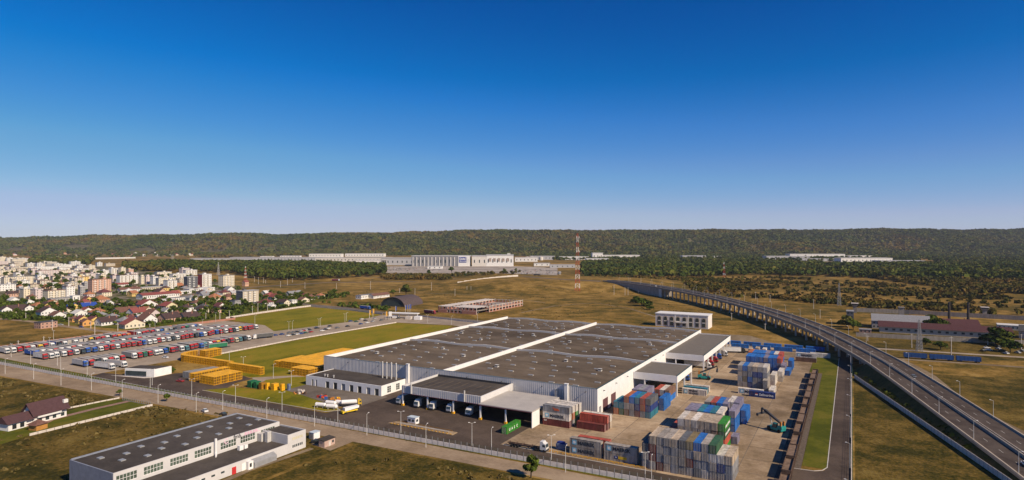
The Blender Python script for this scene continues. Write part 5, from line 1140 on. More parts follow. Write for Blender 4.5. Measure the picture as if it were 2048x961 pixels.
HS = [  # px, py of the near corner area, width (along the picture, m), depth, wall height, wall, roof, kind, storeys
 (24, 607, 12, 10, 4, 'white', 'pale', 'gx', 1), (7, 629, 10, 9, 5, 'white', 'dark brown', 'gx', 1), (24, 627, 14, 16, 3.4, 'cream', 'dark brown', 'gy', 1), (53, 625, 8, 8, 5, 'white', 'dark brown', 'gx', 2), (86, 636, 12, 15, 6, 'white', 'dark brown', 'gx', 2),
 (83, 658, 10, 14, 5.5, 'pink brick', 'dark grey', 'flat', 2), (72, 617, 12, 10, 3, 'cream', 'orange', 'hip', 1), (90, 617, 9, 9, 4, 'yellow', 'dark brown', 'gx', 1), (107, 618, 11, 12, 3, 'cream', 'orange', 'hip', 1), (141, 622, 10, 11, 4.5, 'yellow', 'blue', 'gx', 1), (170, 618, 10, 15, 3, 'grey', 'blue', 'gy', 1),
 (172, 606, 9, 9, 4.5, 'yellow', 'maroon', 'gx', 1), (196, 606, 14, 16, 4, 'peach', 'orange', 'hip', 1), (190, 632, 12, 13, 3.5, 'white', 'orange', 'hip', 1), (145, 645, 6, 6, 3.5, 'orange', 'brown', 'hip', 1), (160, 648, 8, 9, 4.5, 'yellow', 'maroon', 'gx', 2), (168, 653, 7, 8, 4, 'orange', 'brown', 'gx', 1), (182, 650, 8, 11, 4.5, 'yellow', 'maroon', 'gx', 1),
 (205, 652, 11, 15, 3.6, 'white', 'dark brown', 'gy', 1), (205, 594, 14, 14, 6, 'cream', 'maroon', 'hip', 2), (216, 613, 8, 8, 4, 'white', 'grey', 'gx', 1), (234, 613, 6, 9, 2.8, 'white', 'brown', 'flat', 1), (240, 632, 12, 22, 4, 'white', 'brown', 'gy', 1), (268, 633, 12, 15, 4, 'white', 'red', 'gy', 1), (288, 620, 14, 18, 6, 'white', 'red', 'gx', 2),
 (290, 650, 13, 13, 5, 'white', 'brown', 'gx', 2), (256, 658, 12, 17, 4, 'cream', 'red', 'gx', 1), (333, 623, 11, 14, 6, 'pale yellow', 'red', 'gx', 2), (332, 645, 12, 17, 4, 'peach', 'dark brown', 'gy', 1), (373, 641, 12, 16, 3, 'cream', 'dark brown', 'gy', 1), (372, 618, 6, 9, 2.8, 'cream', 'pale', 'flat', 1),
 (381, 602, 10, 11, 4, 'white', 'grey', 'hip', 1), (427, 605, 14, 15, 6, 'cream', 'orange', 'hip', 2), (404, 622, 13, 14, 3, 'grey', 'dark grey', 'hip', 1), (403, 628, 8, 10, 5, 'cream', 'dark brown', 'gx', 1), (455, 600, 12, 14, 4, 'peach', 'brown', 'hip', 1), (470, 613, 9, 9, 7, 'grey', 'dark grey', 'flat', 2), (487, 610, 8, 12, 5, 'grey', 'grey', 'flat', 1),
 (538, 599, 14, 16, 4, 'cream', 'red', 'hip', 1), (528, 611, 12, 16, 3, 'white', 'maroon', 'hip', 1), (549, 600, 10, 10, 4, 'white', 'red', 'gx', 1), (563, 612, 9, 12, 4, 'grey', 'dark brown', 'gx', 1), (570, 613, 8, 9, 5, 'cream', 'dark brown', 'gx', 2), (584, 610, 8, 9, 5.5, 'white', 'pale', 'flat', 2), (543, 617, 6, 7, 3, 'white', 'pale', 'gx', 1),
 (580, 592, 8, 26, 3.5, 'grey', 'grey', 'gy', 1), (505, 602, 9, 9, 4, 'white', 'red', 'gx', 1), (445, 588, 9, 12, 4, 'white', 'grey', 'flat', 1), (412, 590, 10, 14, 4, 'cream', 'pale grey', 'hip', 1), (390, 612, 9, 10, 3.5, 'cream', 'brown', 'hip', 1), (320, 604, 9, 10, 4, 'white', 'brown', 'hip', 1), (350, 634, 8, 9, 3, 'cream', 'brown', 'hip', 1), (120, 634, 7, 8, 3, 'white', 'grey', 'hip', 1), (60, 600, 9, 9, 4, 'cream', 'brown', 'hip', 1), (640, 597, 8, 10, 4, 'cream', 'orange', 'hip', 1), (620, 600, 8, 10, 4, 'white', 'brown', 'hip', 1), (345, 612, 10, 11, 4, 'white', 'grey', 'hip', 1), (300, 632, 9, 10, 3.5, 'cream', 'red', 'hip', 1), (222, 640, 8, 9, 3.2, 'white', 'grey', 'hip', 1), (128, 628, 8, 9, 3, 'cream', 'maroon', 'gx', 1)]
RH = random.Random(8)
VG = [(0, 598), (150, 604), (300, 604), (470, 592), (600, 592), (660, 590), (600, 612), (440, 634), (290, 655), (200, 652), (150, 640), (0, 634)]
def inpoly0(p, poly):
    c_ = False; j = len(poly) - 1
    for i in range(len(poly)):
        (xi, yi), (xj, yj) = poly[i], poly[j]
        if (yi > p[1]) != (yj > p[1]) and p[0] < (xj - xi) * (p[1] - yi) / (yj - yi) + xi: c_ = not c_
        j = i
    return c_
taken = [G(q[0], q[1]) for q in HS]
for _ in range(4000):
    if len(HS) > 118: break
    px, py = RH.uniform(0, 660), RH.uniform(570, 652) if RH.random() < 0.75 else RH.uniform(568, 600)
    if not inpoly0((px, py), VG) and not (py < 600 and px < 470 and py > 575): continue
    q = G(px, py)
    if min(math.hypot(q[0] - t_[0], q[1] - t_[1]) for t_ in taken) < 16: continue
    taken.append(q); HS.append((round(px, 1), round(py, 1), RH.uniform(8, 12), RH.uniform(9, 13), RH.choice([3, 3.5, 4, 5]), RH.choice(['white', 'white', 'cream', 'cream', 'peach', 'yellow', 'pinkish']), RH.choice(['red', 'brown', 'dark brown', 'orange', 'maroon', 'grey', 'brown', 'pale grey', 'pale']), RH.choice(['gx', 'gy', 'hip']), 1))
for i, (px, py, w_, d_, h, wa, ro, kd, st) in enumerate(sorted(HS)):
    x, y = G(px, py); house_at(x - w_ * 0.45, y + d_ * 0.4, w_, d_, h, wa, ro, RH.uniform(-0.12, 0.12), f'{wa} house with {ro} roof, {ordw(i + 1)} from left in the village', kd, st)
# ------------------------------------------------------------------ town blocks: x0, x1, top, base in the picture
AB = [(0, 31, 569, 582, 'white'), (46, 68, 578, 598, 'cream'), (68, 88, 579, 598, 'pinkish'), (94, 131, 581, 602, 'cream'), (131, 152, 573, 595, 'white'), (13, 63, 554, 569, 'cream'), (61, 81, 569, 579, 'beige'), (108, 143, 553, 564, 'cream'), (75, 92, 550, 566, 'white'), (96, 103, 550, 564, 'pinkish'), (31, 48, 545, 554, 'white'),
      (78, 120, 541, 552, 'pinkish'), (121, 148, 541, 550, 'cream'), (62, 130, 533.5, 541, 'white'), (26, 62, 535, 545, 'cream'), (0, 14, 541, 551, 'cream'), (55, 72, 527, 534, 'white'), (73, 90, 528, 534, 'cream'), (127, 144, 529.5, 536, 'white'), (156, 172, 530, 536, 'white'), (176, 190, 531, 540, 'cream'), (0, 12, 514, 526, 'cream'),
      (14, 26, 516, 526, 'white'), (27, 50, 516.5, 524, 'cream'), (150, 177, 537, 548, 'white'), (185, 200, 540, 549, 'cream'), (184, 223, 559, 588, 'peach'), (154, 179, 554, 568, 'yellow'), (239, 277, 550.5, 568.5, 'white'), (281, 290, 553, 569, 'cream'), (291, 304, 552.5, 568, 'pinkish'), (318, 356, 556, 572, 'cream'), (304, 318, 553, 569, 'white'),
      (314, 344, 544.5, 555, 'cream'), (344, 385, 548, 558, 'white'), (356, 373, 557.5, 572, 'beige'), (373, 398, 554, 578, 'dark grey'), (401, 426, 549, 574, 'white'), (442, 472, 551.5, 574, 'cream'), (221, 237, 537, 548, 'white'), (240, 253, 536, 548, 'cream'), (256, 269, 539, 549, 'peach'), (205, 219, 541, 550, 'white'), (200, 214, 549, 560, 'cream'),
      (224, 238, 551, 566, 'pinkish'), (168, 186, 566, 578, 'grey'), (160, 172, 574, 592, 'grey'), (104, 118, 566, 575, 'white'), (36, 60, 562, 572, 'white'), (0, 12, 555, 566, 'pinkish'), (385, 399, 558, 570, 'white'), (120, 140, 536, 543, 'white'), (140, 156, 549, 558, 'white'), (480, 522, 582, 609, 'dark grey'), (66, 76, 556, 566, 'grey'), (195, 205, 549, 558, 'white')]
RA = random.Random(9)
for k in range(70):
    bs = RA.uniform(520, 552) if k < 40 else RA.uniform(548, 580); x0 = RA.uniform(-10, 150 if bs < 530 else (215 if k < 40 else 380)); wv = RA.uniform(9, 26); AB.append((round(x0, 1), round(x0 + wv, 1), round(bs - RA.uniform(6, 10) * (0.7 + (bs - 520) / 60), 1), round(bs, 1), RA.choice(['white', 'cream', 'cream', 'pinkish', 'beige', 'white'])))
for i, (x0, x1, tp, bs, col) in enumerate(sorted(AB)):
    Y = CAMH * FOC / (bs - HZ); h = (bs - tp) * Y / FOC; cx = (x0 + x1) / 2
    # picture width = w*cos + d*sin seen along the grid axes
    vx, vy = G(cx, bs); L = math.hypot(vx, vy); sx, sy = abs(vy) / L, abs(vx) / L
    pw = (x1 - x0) * Y / FOC; w_ = min(12.0, pw * 0.4 / max(sx, 0.2)); d_ = max(5.0, (pw - w_ * sx) / sy)
    t = thing('apartment_block', f'{col} flat roofed block, {ordw(i + 1)} from left among the town blocks', 'apartment block', (vx - w_ / 2 * 0.9, vy + 0.0, 0), RA.uniform(-0.1, 0.1), 'town apartment blocks')
    st = max(1, round(h / 3.0))
    obj('wall', MB().cbox(0, 0, -0.1, w_, d_, h + 0.1).mesh('wall', wmat(col)), t)
    rf = obj('roof', MB().cbox(0, 0, h + 0.001, w_ + 0.6, d_ + 0.6, 0.5).mesh('roof', rmat(RA.choice(['pale grey', 'grey', 'pale', 'brown']))), t)
    if h > 8: obj('stair_head', MB().cbox(0, d_ * RA.uniform(-0.25, 0.25), h + 0.502, min(4, w_ * 0.5), 4, 2.0).mesh('stair_head', wmat(col)), rf)
    stuff('windows', wins_mesh(w_, d_, h, st, max(2, int(w_ / 3.2)), max(2, int(d_ / 3.4))), '', '', t)
    if st >= 4 and d_ > 12:
        b = MB()
        for s_ in range(1, st):
            for k in range(int(d_ / 7)): yc = -d_ / 2 + 3.5 + k * 7; b.box(w_ / 2 + 0.06, w_ / 2 + 1.1, yc - 1.4, yc + 1.4, s_ * h / st, s_ * h / st + 1.0)
        stuff('balconies', b.mesh('balconies', wmat('white' if col != 'white' else 'beige')), '', '', t)
    if (x0, x1) == (401, 426): obj('red_stripe', MB().box(-w_ / 2 - 0.05, w_ / 2, -d_ / 2 - 0.12, -d_ / 2 - 0.055, 0, h).mesh('red_stripe', mat('red_render', (0.28, 0.05, 0.05))), t)
    if (x0, x1) == (480, 522):
        for k in range(3): obj('cladding_strip', MB().box(w_ / 2 + 0.06, w_ / 2 + 0.3, -d_ / 2 + k * d_ / 3 + 0.6, -d_ / 2 + (k + 1) * d_ / 3 - 0.6, 3, h - 0.6).mesh('cladding_strip', wmat('beige')), t)
LR = [(228, 264, 573, 3.5, 'red', 'white'), (242, 283, 585, 5, 'brown', 'white'), (284, 345, 579, 4, 'pale grey', 'beige'), (286, 352, 597, 5.5, 'red', 'white'), (378, 432, 583, 5, 'pale', 'white'), (335, 380, 602, 4, 'grey', 'white'), (104, 148, 605, 5.5, 'grey', 'grey'), (146, 160, 604, 8, 'pale', 'white'), (105, 130, 569, 4, 'brown', 'peach'), (140, 185, 551, 4, 'brown', 'cream'), (90, 125, 531, 5, 'dark grey', 'grey'), (190, 272, 518, 6, 'pale', 'white'), (55, 68, 521, 9, 'red', 'pinkish'), (490, 498, 573, 8, 'red', 'peach'), (720, 760, 597, 5, 'grey', 'white'), (745, 782, 596, 4, 'brown', 'white'), (360, 384, 588, 5, 'grey', 'white')]
for i, (x0, x1, bs, h, ro, wa) in enumerate(sorted(LR)):
    Y = CAMH * FOC / (bs - HZ); vx, vy = G((x0 + x1) / 2, bs); pw = (x1 - x0) * Y / FOC; L = math.hypot(vx, vy)
    d_ = pw / (abs(vx) / L) * 0.85; w_ = min(18, max(8, pw * 0.35))
    house_at(vx - w_ / 2, vy, w_, d_, h, wa, ro, 0.0, f'long low {wa} building with {ro} roof, {ordw(i + 1)} from left behind the village', 'gy' if ro in ('red', 'brown') else 'flat', 1, 'long low town buildings', 'building', rise=2.5)
# house with garden, bottom left
t = thing('villa', 'white house with dark maroon roof and dormers in the walled garden', 'house', (-307.5, 139.0, 0), 0.16)
obj('wall', MB().box(-6.5, 0, -6, 8, 0, 4.6).face([(-6.5, -6, 4.6), (0, -6, 4.6), (-3.25, -6, 8.4)]).face([(0, 8, 4.6), (-6.5, 8, 4.6), (-3.25, 8, 8.4)]).mesh('wall', wmat('white')), t)
b = MB()
for s_ in (-1, 1):
    q = [(-3.25 + s_ * 4.6, -6.9, 3.5), (-3.25 + s_ * 4.6, 8.9, 3.5), (-3.25, 8.9, 8.6), (-3.25, -6.9, 8.6)]; q = q if s_ > 0 else q[::-1]
    up = [(a, c, d + 0.3) for a, c, d in q]; b.face(up); b.face(q[::-1])
    for i in range(4): b.face([q[i], q[(i + 1) % 4], up[(i + 1) % 4], up[i]])
rf = obj('roof', b.mesh('roof', mat('maroon_tiles', (0.075, 0.038, 0.04), 0.85, 0.12, 0.9)), t)
obj('balcony', MB().box(0.01, 1.3, -4.8, 5.0, 2.7, 3.5).mesh('balcony', wmat('white')), t)
obj('wing', MB().box(-5.5, 0.5, -16, -9, 0, 3.4).box(-5.0, -0.5, -9, -6.01, 0, 3.0).mesh('wing', wmat('white')), t)
obj('wing_roof', MB().xz([(-6.4, 3.0), (1.4, 3.0), (-2.5, 5.9)], -16.8, -6.02).mesh('wing_roof', mat('maroon_tiles', (0.075, 0.038, 0.04))), t)
for yv in (-4, -1, 2, 5.5): obj('window', MB().box(0.005, 0.06, yv, yv + 1.5, 0.7, 2.3).mesh('window', M_GLASS), t)
for yv in (-14.5, -11.5): obj('window', MB().box(0.505, 0.56, yv, yv + 1.6, 0.5, 2.4).mesh('window', M_DARK), t)
obj('dormer', MB().box(-1.2, -0.2, 7.0, 8.85, 6.1, 7.6).mesh('dormer', wmat('white')), t)
t = thing('gazebo', 'wooden gazebo with tiled roof beside the white house', 'gazebo', (-297.5, 130.8, 0), 0.2)
obj('roof', MB().face([(-2.8, -3, 2.4), (2.8, -3, 2.4), (0, 0, 4.2)]).face([(2.8, -3, 2.4), (2.8, 3, 2.4), (0, 0, 4.2)]).face([(2.8, 3, 2.4), (-2.8, 3, 2.4), (0, 0, 4.2)]).face([(-2.8, 3, 2.4), (-2.8, -3, 2.4), (0, 0, 4.2)]).mesh('roof', rmat('brown')), t)
obj('wall', MB().box(-2.2, 2.2, -2.2, 2.4, 0, 2.39).mesh('wall', mat('orange_wood', (0.42, 0.20, 0.05))), t)
# unfinished brick building
un = thing('unfinished_building', 'roofless two storey brick and concrete shell beside the street', 'building')
def shell(x0, y0, L, axis, n, h=7.2, m=M_BRICK, face=1):
    """frame of piers and slabs with openings left clear"""
    bay = L / n; P = []
    fr_ = MB(); wl = MB()
    def put(B, a0, a1, z0, z1, dep=0.35):
        if axis == 'x': B.box(x0 + a0, x0 + a1, y0, y0 + dep, z0, z1)
        else: B.box(x0, x0 + dep, y0 + a0, y0 + a1, z0, z1)
    for f_ in (0, 1):
        put(fr_, 0.51, L, f_ * 3.6 + 3.2, f_ * 3.6 + 3.6, 0.5)
        for i in range(n):
            put(wl, i * bay + 0.5, i * bay + bay, f_ * 3.6, f_ * 3.6 + 1.1); put(wl, i * bay + 0.5, i * bay + bay * 0.42, f_ * 3.6 + 1.101, f_ * 3.6 + 3.19)
    for i in range(n + 1): put(fr_, i * bay, i * bay + 0.5, 0, 7.6, 0.55)
    obj('frame', fr_.mesh('frame', M_CONCW), un); obj('brick_infill', wl.mesh('brick_infill', m), un)
shell(-404, 564, 50, 'x', 10); shell(-354, 590, 80, 'y', 11); shell(-390, 590, 36, 'x', 7); shell(-404, 564, 60, 'y', 9); shell(-404, 664, 50, 'x', 10)
obj('slab', MB().box(-403.4, -354.5, 564.6, 589.9, 3.3, 3.55).box(-403.4, -355, 590.6, 663.9, 3.3, 3.55).mesh('slab', M_CONCG), un)
shell(-392, 564, 26, 'y', 4); shell(-372, 564, 26, 'y', 4); shell(-390, 620, 36, 'x', 7); shell(-390, 590, 74, 'y', 10)
obj('upper_slab', MB().box(-385, -354.5, 564.6, 589.9, 6.9, 7.15).box(-403.4, -391, 564.6, 663, 6.9, 7.15).mesh('upper_slab', M_CONCW), un)
obj('solid_wall', MB().box(-403.9, -392, 563.6, 563.99, 0, 3.5).box(-372, -353.6, 563.6, 563.99, 0, 3.4).mesh('solid_wall', M_BRICK), un)
# barrel vaulted hall
ba = thing('vaulted_hall', 'dark barrel vaulted hall behind the works gate', 'hall', (-490, 606, 0), 0.12)
pf = [(17 * math.cos(math.pi * i / 14), 11.5 * math.sin(math.pi * i / 14)) for i in range(15)]
b = MB()
for i in range(14):
    (a0, z0), (a1, z1) = pf[i], pf[i + 1]; b.face([(a0, -20, z0), (a0, 24, z0), (a1, 24, z1), (a1, -20, z1)])
obj('vault', b.mesh('vault', mat('dark_brown_sheet', (0.085, 0.062, 0.06), 0.7, 0.15)), ba)
pf2 = [(15.8 * math.cos(math.pi * i / 14), 10.5 * math.sin(math.pi * i / 14)) for i in range(15)]
obj('glazed_end', MB().face([(a, -18.5, z) for a, z in pf2][::-1] if False else [(a, -18.5, z) for a, z in reversed(pf2)]).face([(a, 23.9, z) for a, z in pf2]).mesh('glazed_end', M_GLASS), ba)
b = MB()
for i in range(14):
    (a0, z0), (a1, z1) = pf[i], pf[i + 1]; (c0, e0), (c1, e1) = pf2[i], pf2[i + 1]; b.face([(a0, -20, z0), (a1, -20, z1), (c1, -19.5, e1), (c0, -19.5, e0)])
obj('end_rim', b.mesh('end_rim', M_STEELD), ba)
# white villa with arched windows behind the warehouse
wb = thing('arcaded_building', 'white two storey building with arched windows behind the warehouse', 'building')
X0, X1, Y0, Y1, HT2 = -160.7, -113.0, 570.3, 588.0, 11.5
M_WB = mat('white_stucco', (0.66, 0.62, 0.57), 0.85, 0.08)
obj('wall', MB().box(X0, X1, Y0, Y1, 0, HT2).mesh('wall', M_WB), wb)
obj('roof', MB().box(X0 - 0.4, X1 + 0.4, Y0 - 0.4, Y1 + 0.4, HT2 + 0.001, HT2 + 0.7).mesh('roof', mat('white_roof', (0.66, 0.65, 0.63))), wb)
def arch(w_, h):
    n = 8; p = [(-w_ / 2, 0), (w_ / 2, 0)] + [(w_ / 2 * math.cos(math.pi * i / n), h - w_ / 2 + w_ / 2 * math.sin(math.pi * i / n)) for i in range(n + 1)]
    return MB().xz(p, -0.08, -0.001)
sur = arch(4.2, 9.2).mesh('window_surround', mat('beige_stone', (0.48, 0.40, 0.31))); gl = arch(2.8, 7.6).mesh('arched_window', M_GLASS); tr = MB().box(-1.4, 1.4, -0.05, -0.001, 3.0, 3.8).mesh('transom', M_WB)
for i in range(8):
    xx = X0 + 3.6 + i * 5.75
    a = obj('window_surround', sur, wb, (xx, Y0, 1.0)); c = obj('arched_window', gl, a, (0, -0.1, 0.6)); obj('transom', tr, c, (0, -0.09, 0)) if False else None
    obj('transom', tr, a, (0, -0.2, 0.9))
for i in (3, 4): obj('balcony', MB().box(X0 + 1.2 + i * 5.75, X0 + 6.4 + i * 5.75, Y0 - 1.8, Y0 - 0.25, 4.2, 5.3).mesh('balcony', M_WB), wb)
obj('portico_column', MB().box(X0 + 18.2, X0 + 18.8, Y0 - 1.8, Y0 - 1.2, 0, 11.4).mesh('portico_column', M_WB), wb); obj('portico_column', MB().box(X0 + 30.2, X0 + 30.8, Y0 - 1.8, Y0 - 1.2, 0, 11.4).mesh('portico_column', M_WB), wb)
# works gate with flags
gt = thing('works_gate', 'white flat gate canopy with cabins at the works entrance', 'gate', (*G(808, 637), 0), 0.25)
obj('canopy', MB().box(-16, 16, -3, 3, 5.0, 5.7).mesh('canopy', M_CLADW), gt)
for xv in (-15, -5, 5, 15): obj('post', MB().cbox(xv, 0, 0, 0.6, 0.6, 4.99).mesh('post', M_WHITE), gt)
obj('cabin', MB().cbox(-10, 0, 0, 5, 3, 3).mesh('cabin', M_WHITE), gt); obj('cabin', MB().cbox(18.5, -7, 0, 7, 5, 3.4).mesh('cabin', M_WHITE), gt); obj('cabin', MB().cbox(8, -6, 0, 6, 4, 3).mesh('cabin', M_CONCW), gt)
fl = [(772, 640, 'yellow', M_YEL), (739, 637, 'yellow', M_YEL), (746, 634, 'yellow', M_YEL), (791, 628, 'blue', None), (811, 626, 'blue', None), (816, 625, 'blue', None), (820, 624, 'blue', None), (778, 640, 'white', M_WHITE), (781, 640, 'white', M_WHITE)]
for i, (px, py, cn_, m_) in enumerate(sorted(fl)):
    x, y = G(px, py); t = thing('flagpole', f'white flagpole with {cn_} banner, {ordw(i + 1)} from left at the works gate', 'flagpole', (x, y, 0), 0.5, 'flagpoles at the works gate')
    obj('pole', MB().tube((0, 0, 0), (0, 0, 8.5), 0.14, 0.1, 6).mesh('pole', M_WHITE), t); obj('banner', MB().box(0.15, 1.4, -0.03, 0.03, 3.6, 8.3).mesh('banner', m_ or mat('blue_banner', (0.03, 0.07, 0.3))), t)
# ------------------------------------------------------------------ far car plant
def plant(x0, x1, tp, bs, wall, label, dep=60, roof='pale grey', rz=YAW, sub=None):
    Y = CAMH * FOC / (bs - HZ); h = (bs - tp) * Y / FOC; w_ = (x1 - x0) * Y / FOC
    X = ((x0 + x1) / 2 - CX) / FOC * Y; x, y = C2W(X, Y + dep / 2)
    t = thing('factory', label, 'factory', (x, y, 0), rz, 'far factory halls')
    obj('wall', MB().cbox(0, 0, -0.5, w_, dep, h + 0.5).mesh('wall', wall), t); obj('roof', MB().cbox(0, 0, h + 0.01, w_ + 1.5, dep + 1.5, max(0.8, h * 0.07)).mesh('roof', rmat(roof)), t)
    b = MB(); n = max(3, int(w_ / 14))
    for i in range(n): xc = -w_ / 2 + (i + 0.5) * w_ / n; b.box(xc - 1.6, xc + 1.6, -dep / 2 - 0.4, -dep / 2 - 0.01, h * 0.35, h * 0.65)
    stuff('windows', b.mesh('windows', M_GLASS), '', '', t)
    return t, w_, h
M_F1, M_F2, M_F3 = mat('factory_white', (0.72, 0.70, 0.66)), mat('factory_grey', (0.42, 0.42, 0.43)), mat('factory_buff', (0.62, 0.58, 0.52))
FT = [(380, 505, 517.5, 524, M_F2, 'long pale factory hall at the left end of the car plant'), (460, 640, 515.5, 522, M_F2, 'long grey factory roof left of the car plant'), (618, 682, 508.5, 515, M_F1, 'white factory hall with a white superstructure'), (645, 676, 503, 509, M_F1, 'small white penthouse hall on the factory skyline'), (690, 768, 508, 514, M_F1, 'white factory hall between superstructure and big grey hall'), (630, 780, 516, 524, M_F3, 'buff factory hall behind the dark wood'), (706, 776, 521, 531, M_F1, 'white factory hall partly hidden by the wood'), (762, 828, 517, 531, M_F2, 'low grey factory hall left of the ribbed hall'),
      (1030, 1075, 516, 524, M_F1, 'white low factory shed right of the signed hall'), (1060, 1110, 513, 520, M_F2, 'grey low factory shed with tanks'), (1120, 1180, 514, 520, M_F1, 'white factory sheds behind the tall mast'), (1185, 1206, 507, 519, M_F1, 'white factory block right of the tall mast'), (1173, 1218, 518, 526, M_F1, 'low white factory building among trees right of the mast'), (1206, 1280, 511, 518, M_F1, 'long white factory hall with blue roof right of the mast'), (1365, 1412, 512, 518, M_F2, 'grey factory hall hidden in the trees'), (1428, 1446, 513, 517, M_F1, 'tiny white factory hall in the trees'),
      (1533, 1620, 513, 520, M_F2, 'grey factory hall at the left of the right plant'), (1580, 1690, 509, 517, M_F1, 'long white hall topping the right plant'), (1682, 1785, 517, 526, M_F1, 'long white hall in front of the right plant'), (1700, 1745, 512, 517, M_F1, 'white hall in the middle of the right plant'), (1600, 1680, 518, 523, M_F2, 'grey windowed hall below the right plant'), (1760, 1850, 522, 528, M_F2, 'low grey hall at the right end of the right plant'), (930, 948, 488, 491.5, M_F1, 'white hut alone on the wooded hill')]
for i, (x0, x1, tp, bs, m_, lab) in enumerate(FT):
    plant(x0, x1, tp, bs, m_, lab, dep=50, roof='pale' if m_ is M_F1 else 'pale grey')
t, w_, h = plant(823, 940, 513, 533, mat('factory_dark_grey', (0.20, 0.20, 0.215)), 'grey ribbed factory hall with the blue sign of the car plant', dep=60)
for i in range(12): obj('rib', MB().cbox(-w_ / 2 + (i + 0.4) * w_ / 15.5, -31, 0, 2.6, 2.0, h * 0.92).mesh('rib', M_F3), t)
obj('sign_wall', MB().box(w_ * 0.30, w_ * 0.5, -31.2, -30.02, 0, h + 1).mesh('sign_wall', M_F1), t)
sg = obj('sign', MB().box(w_ * 0.315, w_ * 0.44, -32.0, -31.21, h * 0.38, h * 0.93).mesh('sign', mat('sign_blue', (0.02, 0.04, 0.25))), t)
obj('lettering', text_mesh('DACIA', h * 0.33, LETW, 0.1), sg, (w_ * 0.322, -32.1, h * 0.62), rot=FRONT)
obj('lettering', text_mesh('GROUPE RENAULT', h * 0.115, LETW, 0.1), sg, (w_ * 0.322, -32.1, h * 0.46), rot=FRONT)
t, w_, h = plant(944, 974, 513, 533, M_F3, 'buff corner block joining the signed and the white halls', dep=60)
t, w_, h = plant(972, 1027, 511.5, 533, M_F1, 'tall white factory hall with five picture panels', dep=60)
for i in range(5): obj('picture_panel', MB().box(-w_ / 2 + 9 + i * w_ / 6.2, -w_ / 2 + 9 + i * w_ / 6.2 + w_ / 11, -30.8, -30.01, h * 0.45, h * 0.75).mesh('picture_panel', mat('panel_print', (0.34, 0.27, 0.22), 0.8, 0.5, 0.3)), t)
for i in range(4): obj('roof_stack', MB().tube((w_ * (0.28 + 0.03 * i), 5, h), (w_ * (0.28 + 0.03 * i), 5, h + 7), 0.9, 0.9, 8).mesh('roof_stack', M_F1), t)
for i, (px, py) in enumerate([(1055, 512), (1064, 512), (1082, 512)]):
    x, y = G(px, 521); tag(obj('storage_tank', MB().tube((0, 0, 0), (0, 0, 14), 9, 9, 16).tube((0, 0, 14.001), (0, 0, 16), 9.2, 1, 16).mesh('storage_tank', M_F3), None, (x, y, 0)), f'squat pale storage tank, {ordw(i + 1)} of three behind the car plant', 'tank', 'storage tanks')
t = thing('retaining_wall', 'pale concrete retaining wall below the far road', 'wall')
b = MB(); p0, p1 = Vector(G(915, 575)), Vector(G(1036, 566)); nseg = 10
for i in range(nseg):
    a, c = p0.lerp(p1, i / nseg), p0.lerp(p1, (i + 1) / nseg); z0, z1 = 5.0, 8.5
    obj('panel', MB().prism([(a.x, a.y), (c.x - 0.3, c.y), (c.x - 0.3, c.y + 1), (a.x, a.y + 1)], -0.5, z0 + (z1 - z0) * i / nseg + terrain(*W2C(a.x, a.y)) * 0.6).mesh('panel', M_CONCW), t)
tag(obj('retaining_wall', MB().prism([G(968, 579), G(1016, 581.5), G(1016, 580.5), G(968, 578)], -0.3, 2.0).mesh('retaining_wall', M_CONCW)), 'short low pale wall in the meadow below the long one', 'wall')
for i, (x0, x1, tp, bs, lab) in enumerate([(855, 884, 533, 538, 'low white gate block before the ribbed hall'), (1068, 1100, 527, 533, 'low white windowed office right of the plant parking'), (1100, 1150, 530, 536, 'low blue-grey roofed shed near the tall mast'), (1118, 1122, 545, 549, 'small white kiosk by the plant road'), (560, 600, 512, 515.5, 'small grey hall on the far left plant roofscape'), (520, 545, 513, 516.5, 'small white hall on the far left plant roofscape')]): plant(x0, x1, tp, bs, M_F1 if i != 2 else M_F2, lab, dep=24)
RK = random.Random(31)                       # cars of the plant: too small to show parts
def carfield(poly, n, where, grp):
    P = [G(*p) for p in poly]; xs_ = [p[0] for p in P]; ys_ = [p[1] for p in P]; k = 0; tries = 0
    for a in sorted(RK.random() for _ in range(n)):
        c = RK.random()
        p = (Vector(P[0]).lerp(Vector(P[1]), a)).lerp(Vector(P[3]).lerp(Vector(P[2]), a), c)
        cc = RK.choices('wsdrbe', [5, 4, 3, 1, 1, 2])[0]; k += 1
        o = car(cc, p.x, p.y, YAW + RK.choice([0, R90]) + RK.uniform(-0.1, 0.1), f'{CARC[cc][0]} car, {ordw(k)} from left among the tiny cars {where}', grp, z=terrain(*W2C(p.x, p.y)) + 0.1)
carfield([(775, 543), (905, 543), (905, 534.5), (775, 534.5)], 90, 'parked before the ribbed hall', 'cars before the ribbed hall')
carfield([(1020, 549), (1110, 549), (1110, 540), (1020, 540)], 90, 'parked right of the white hall', 'cars right of the white hall')
carfield([(1690, 533), (1800, 533), (1800, 529), (1690, 529)], 14, 'beside the right plant', 'cars beside the right plant')
carfield([(300, 578), (372, 578), (372, 572), (300, 572)], 24, 'in the town square', 'cars in the town square')
carfield([(1955, 705), (2048, 712), (2048, 690), (1990, 688)], 12, 'beside the barracks at the right edge', 'cars beside the barracks')
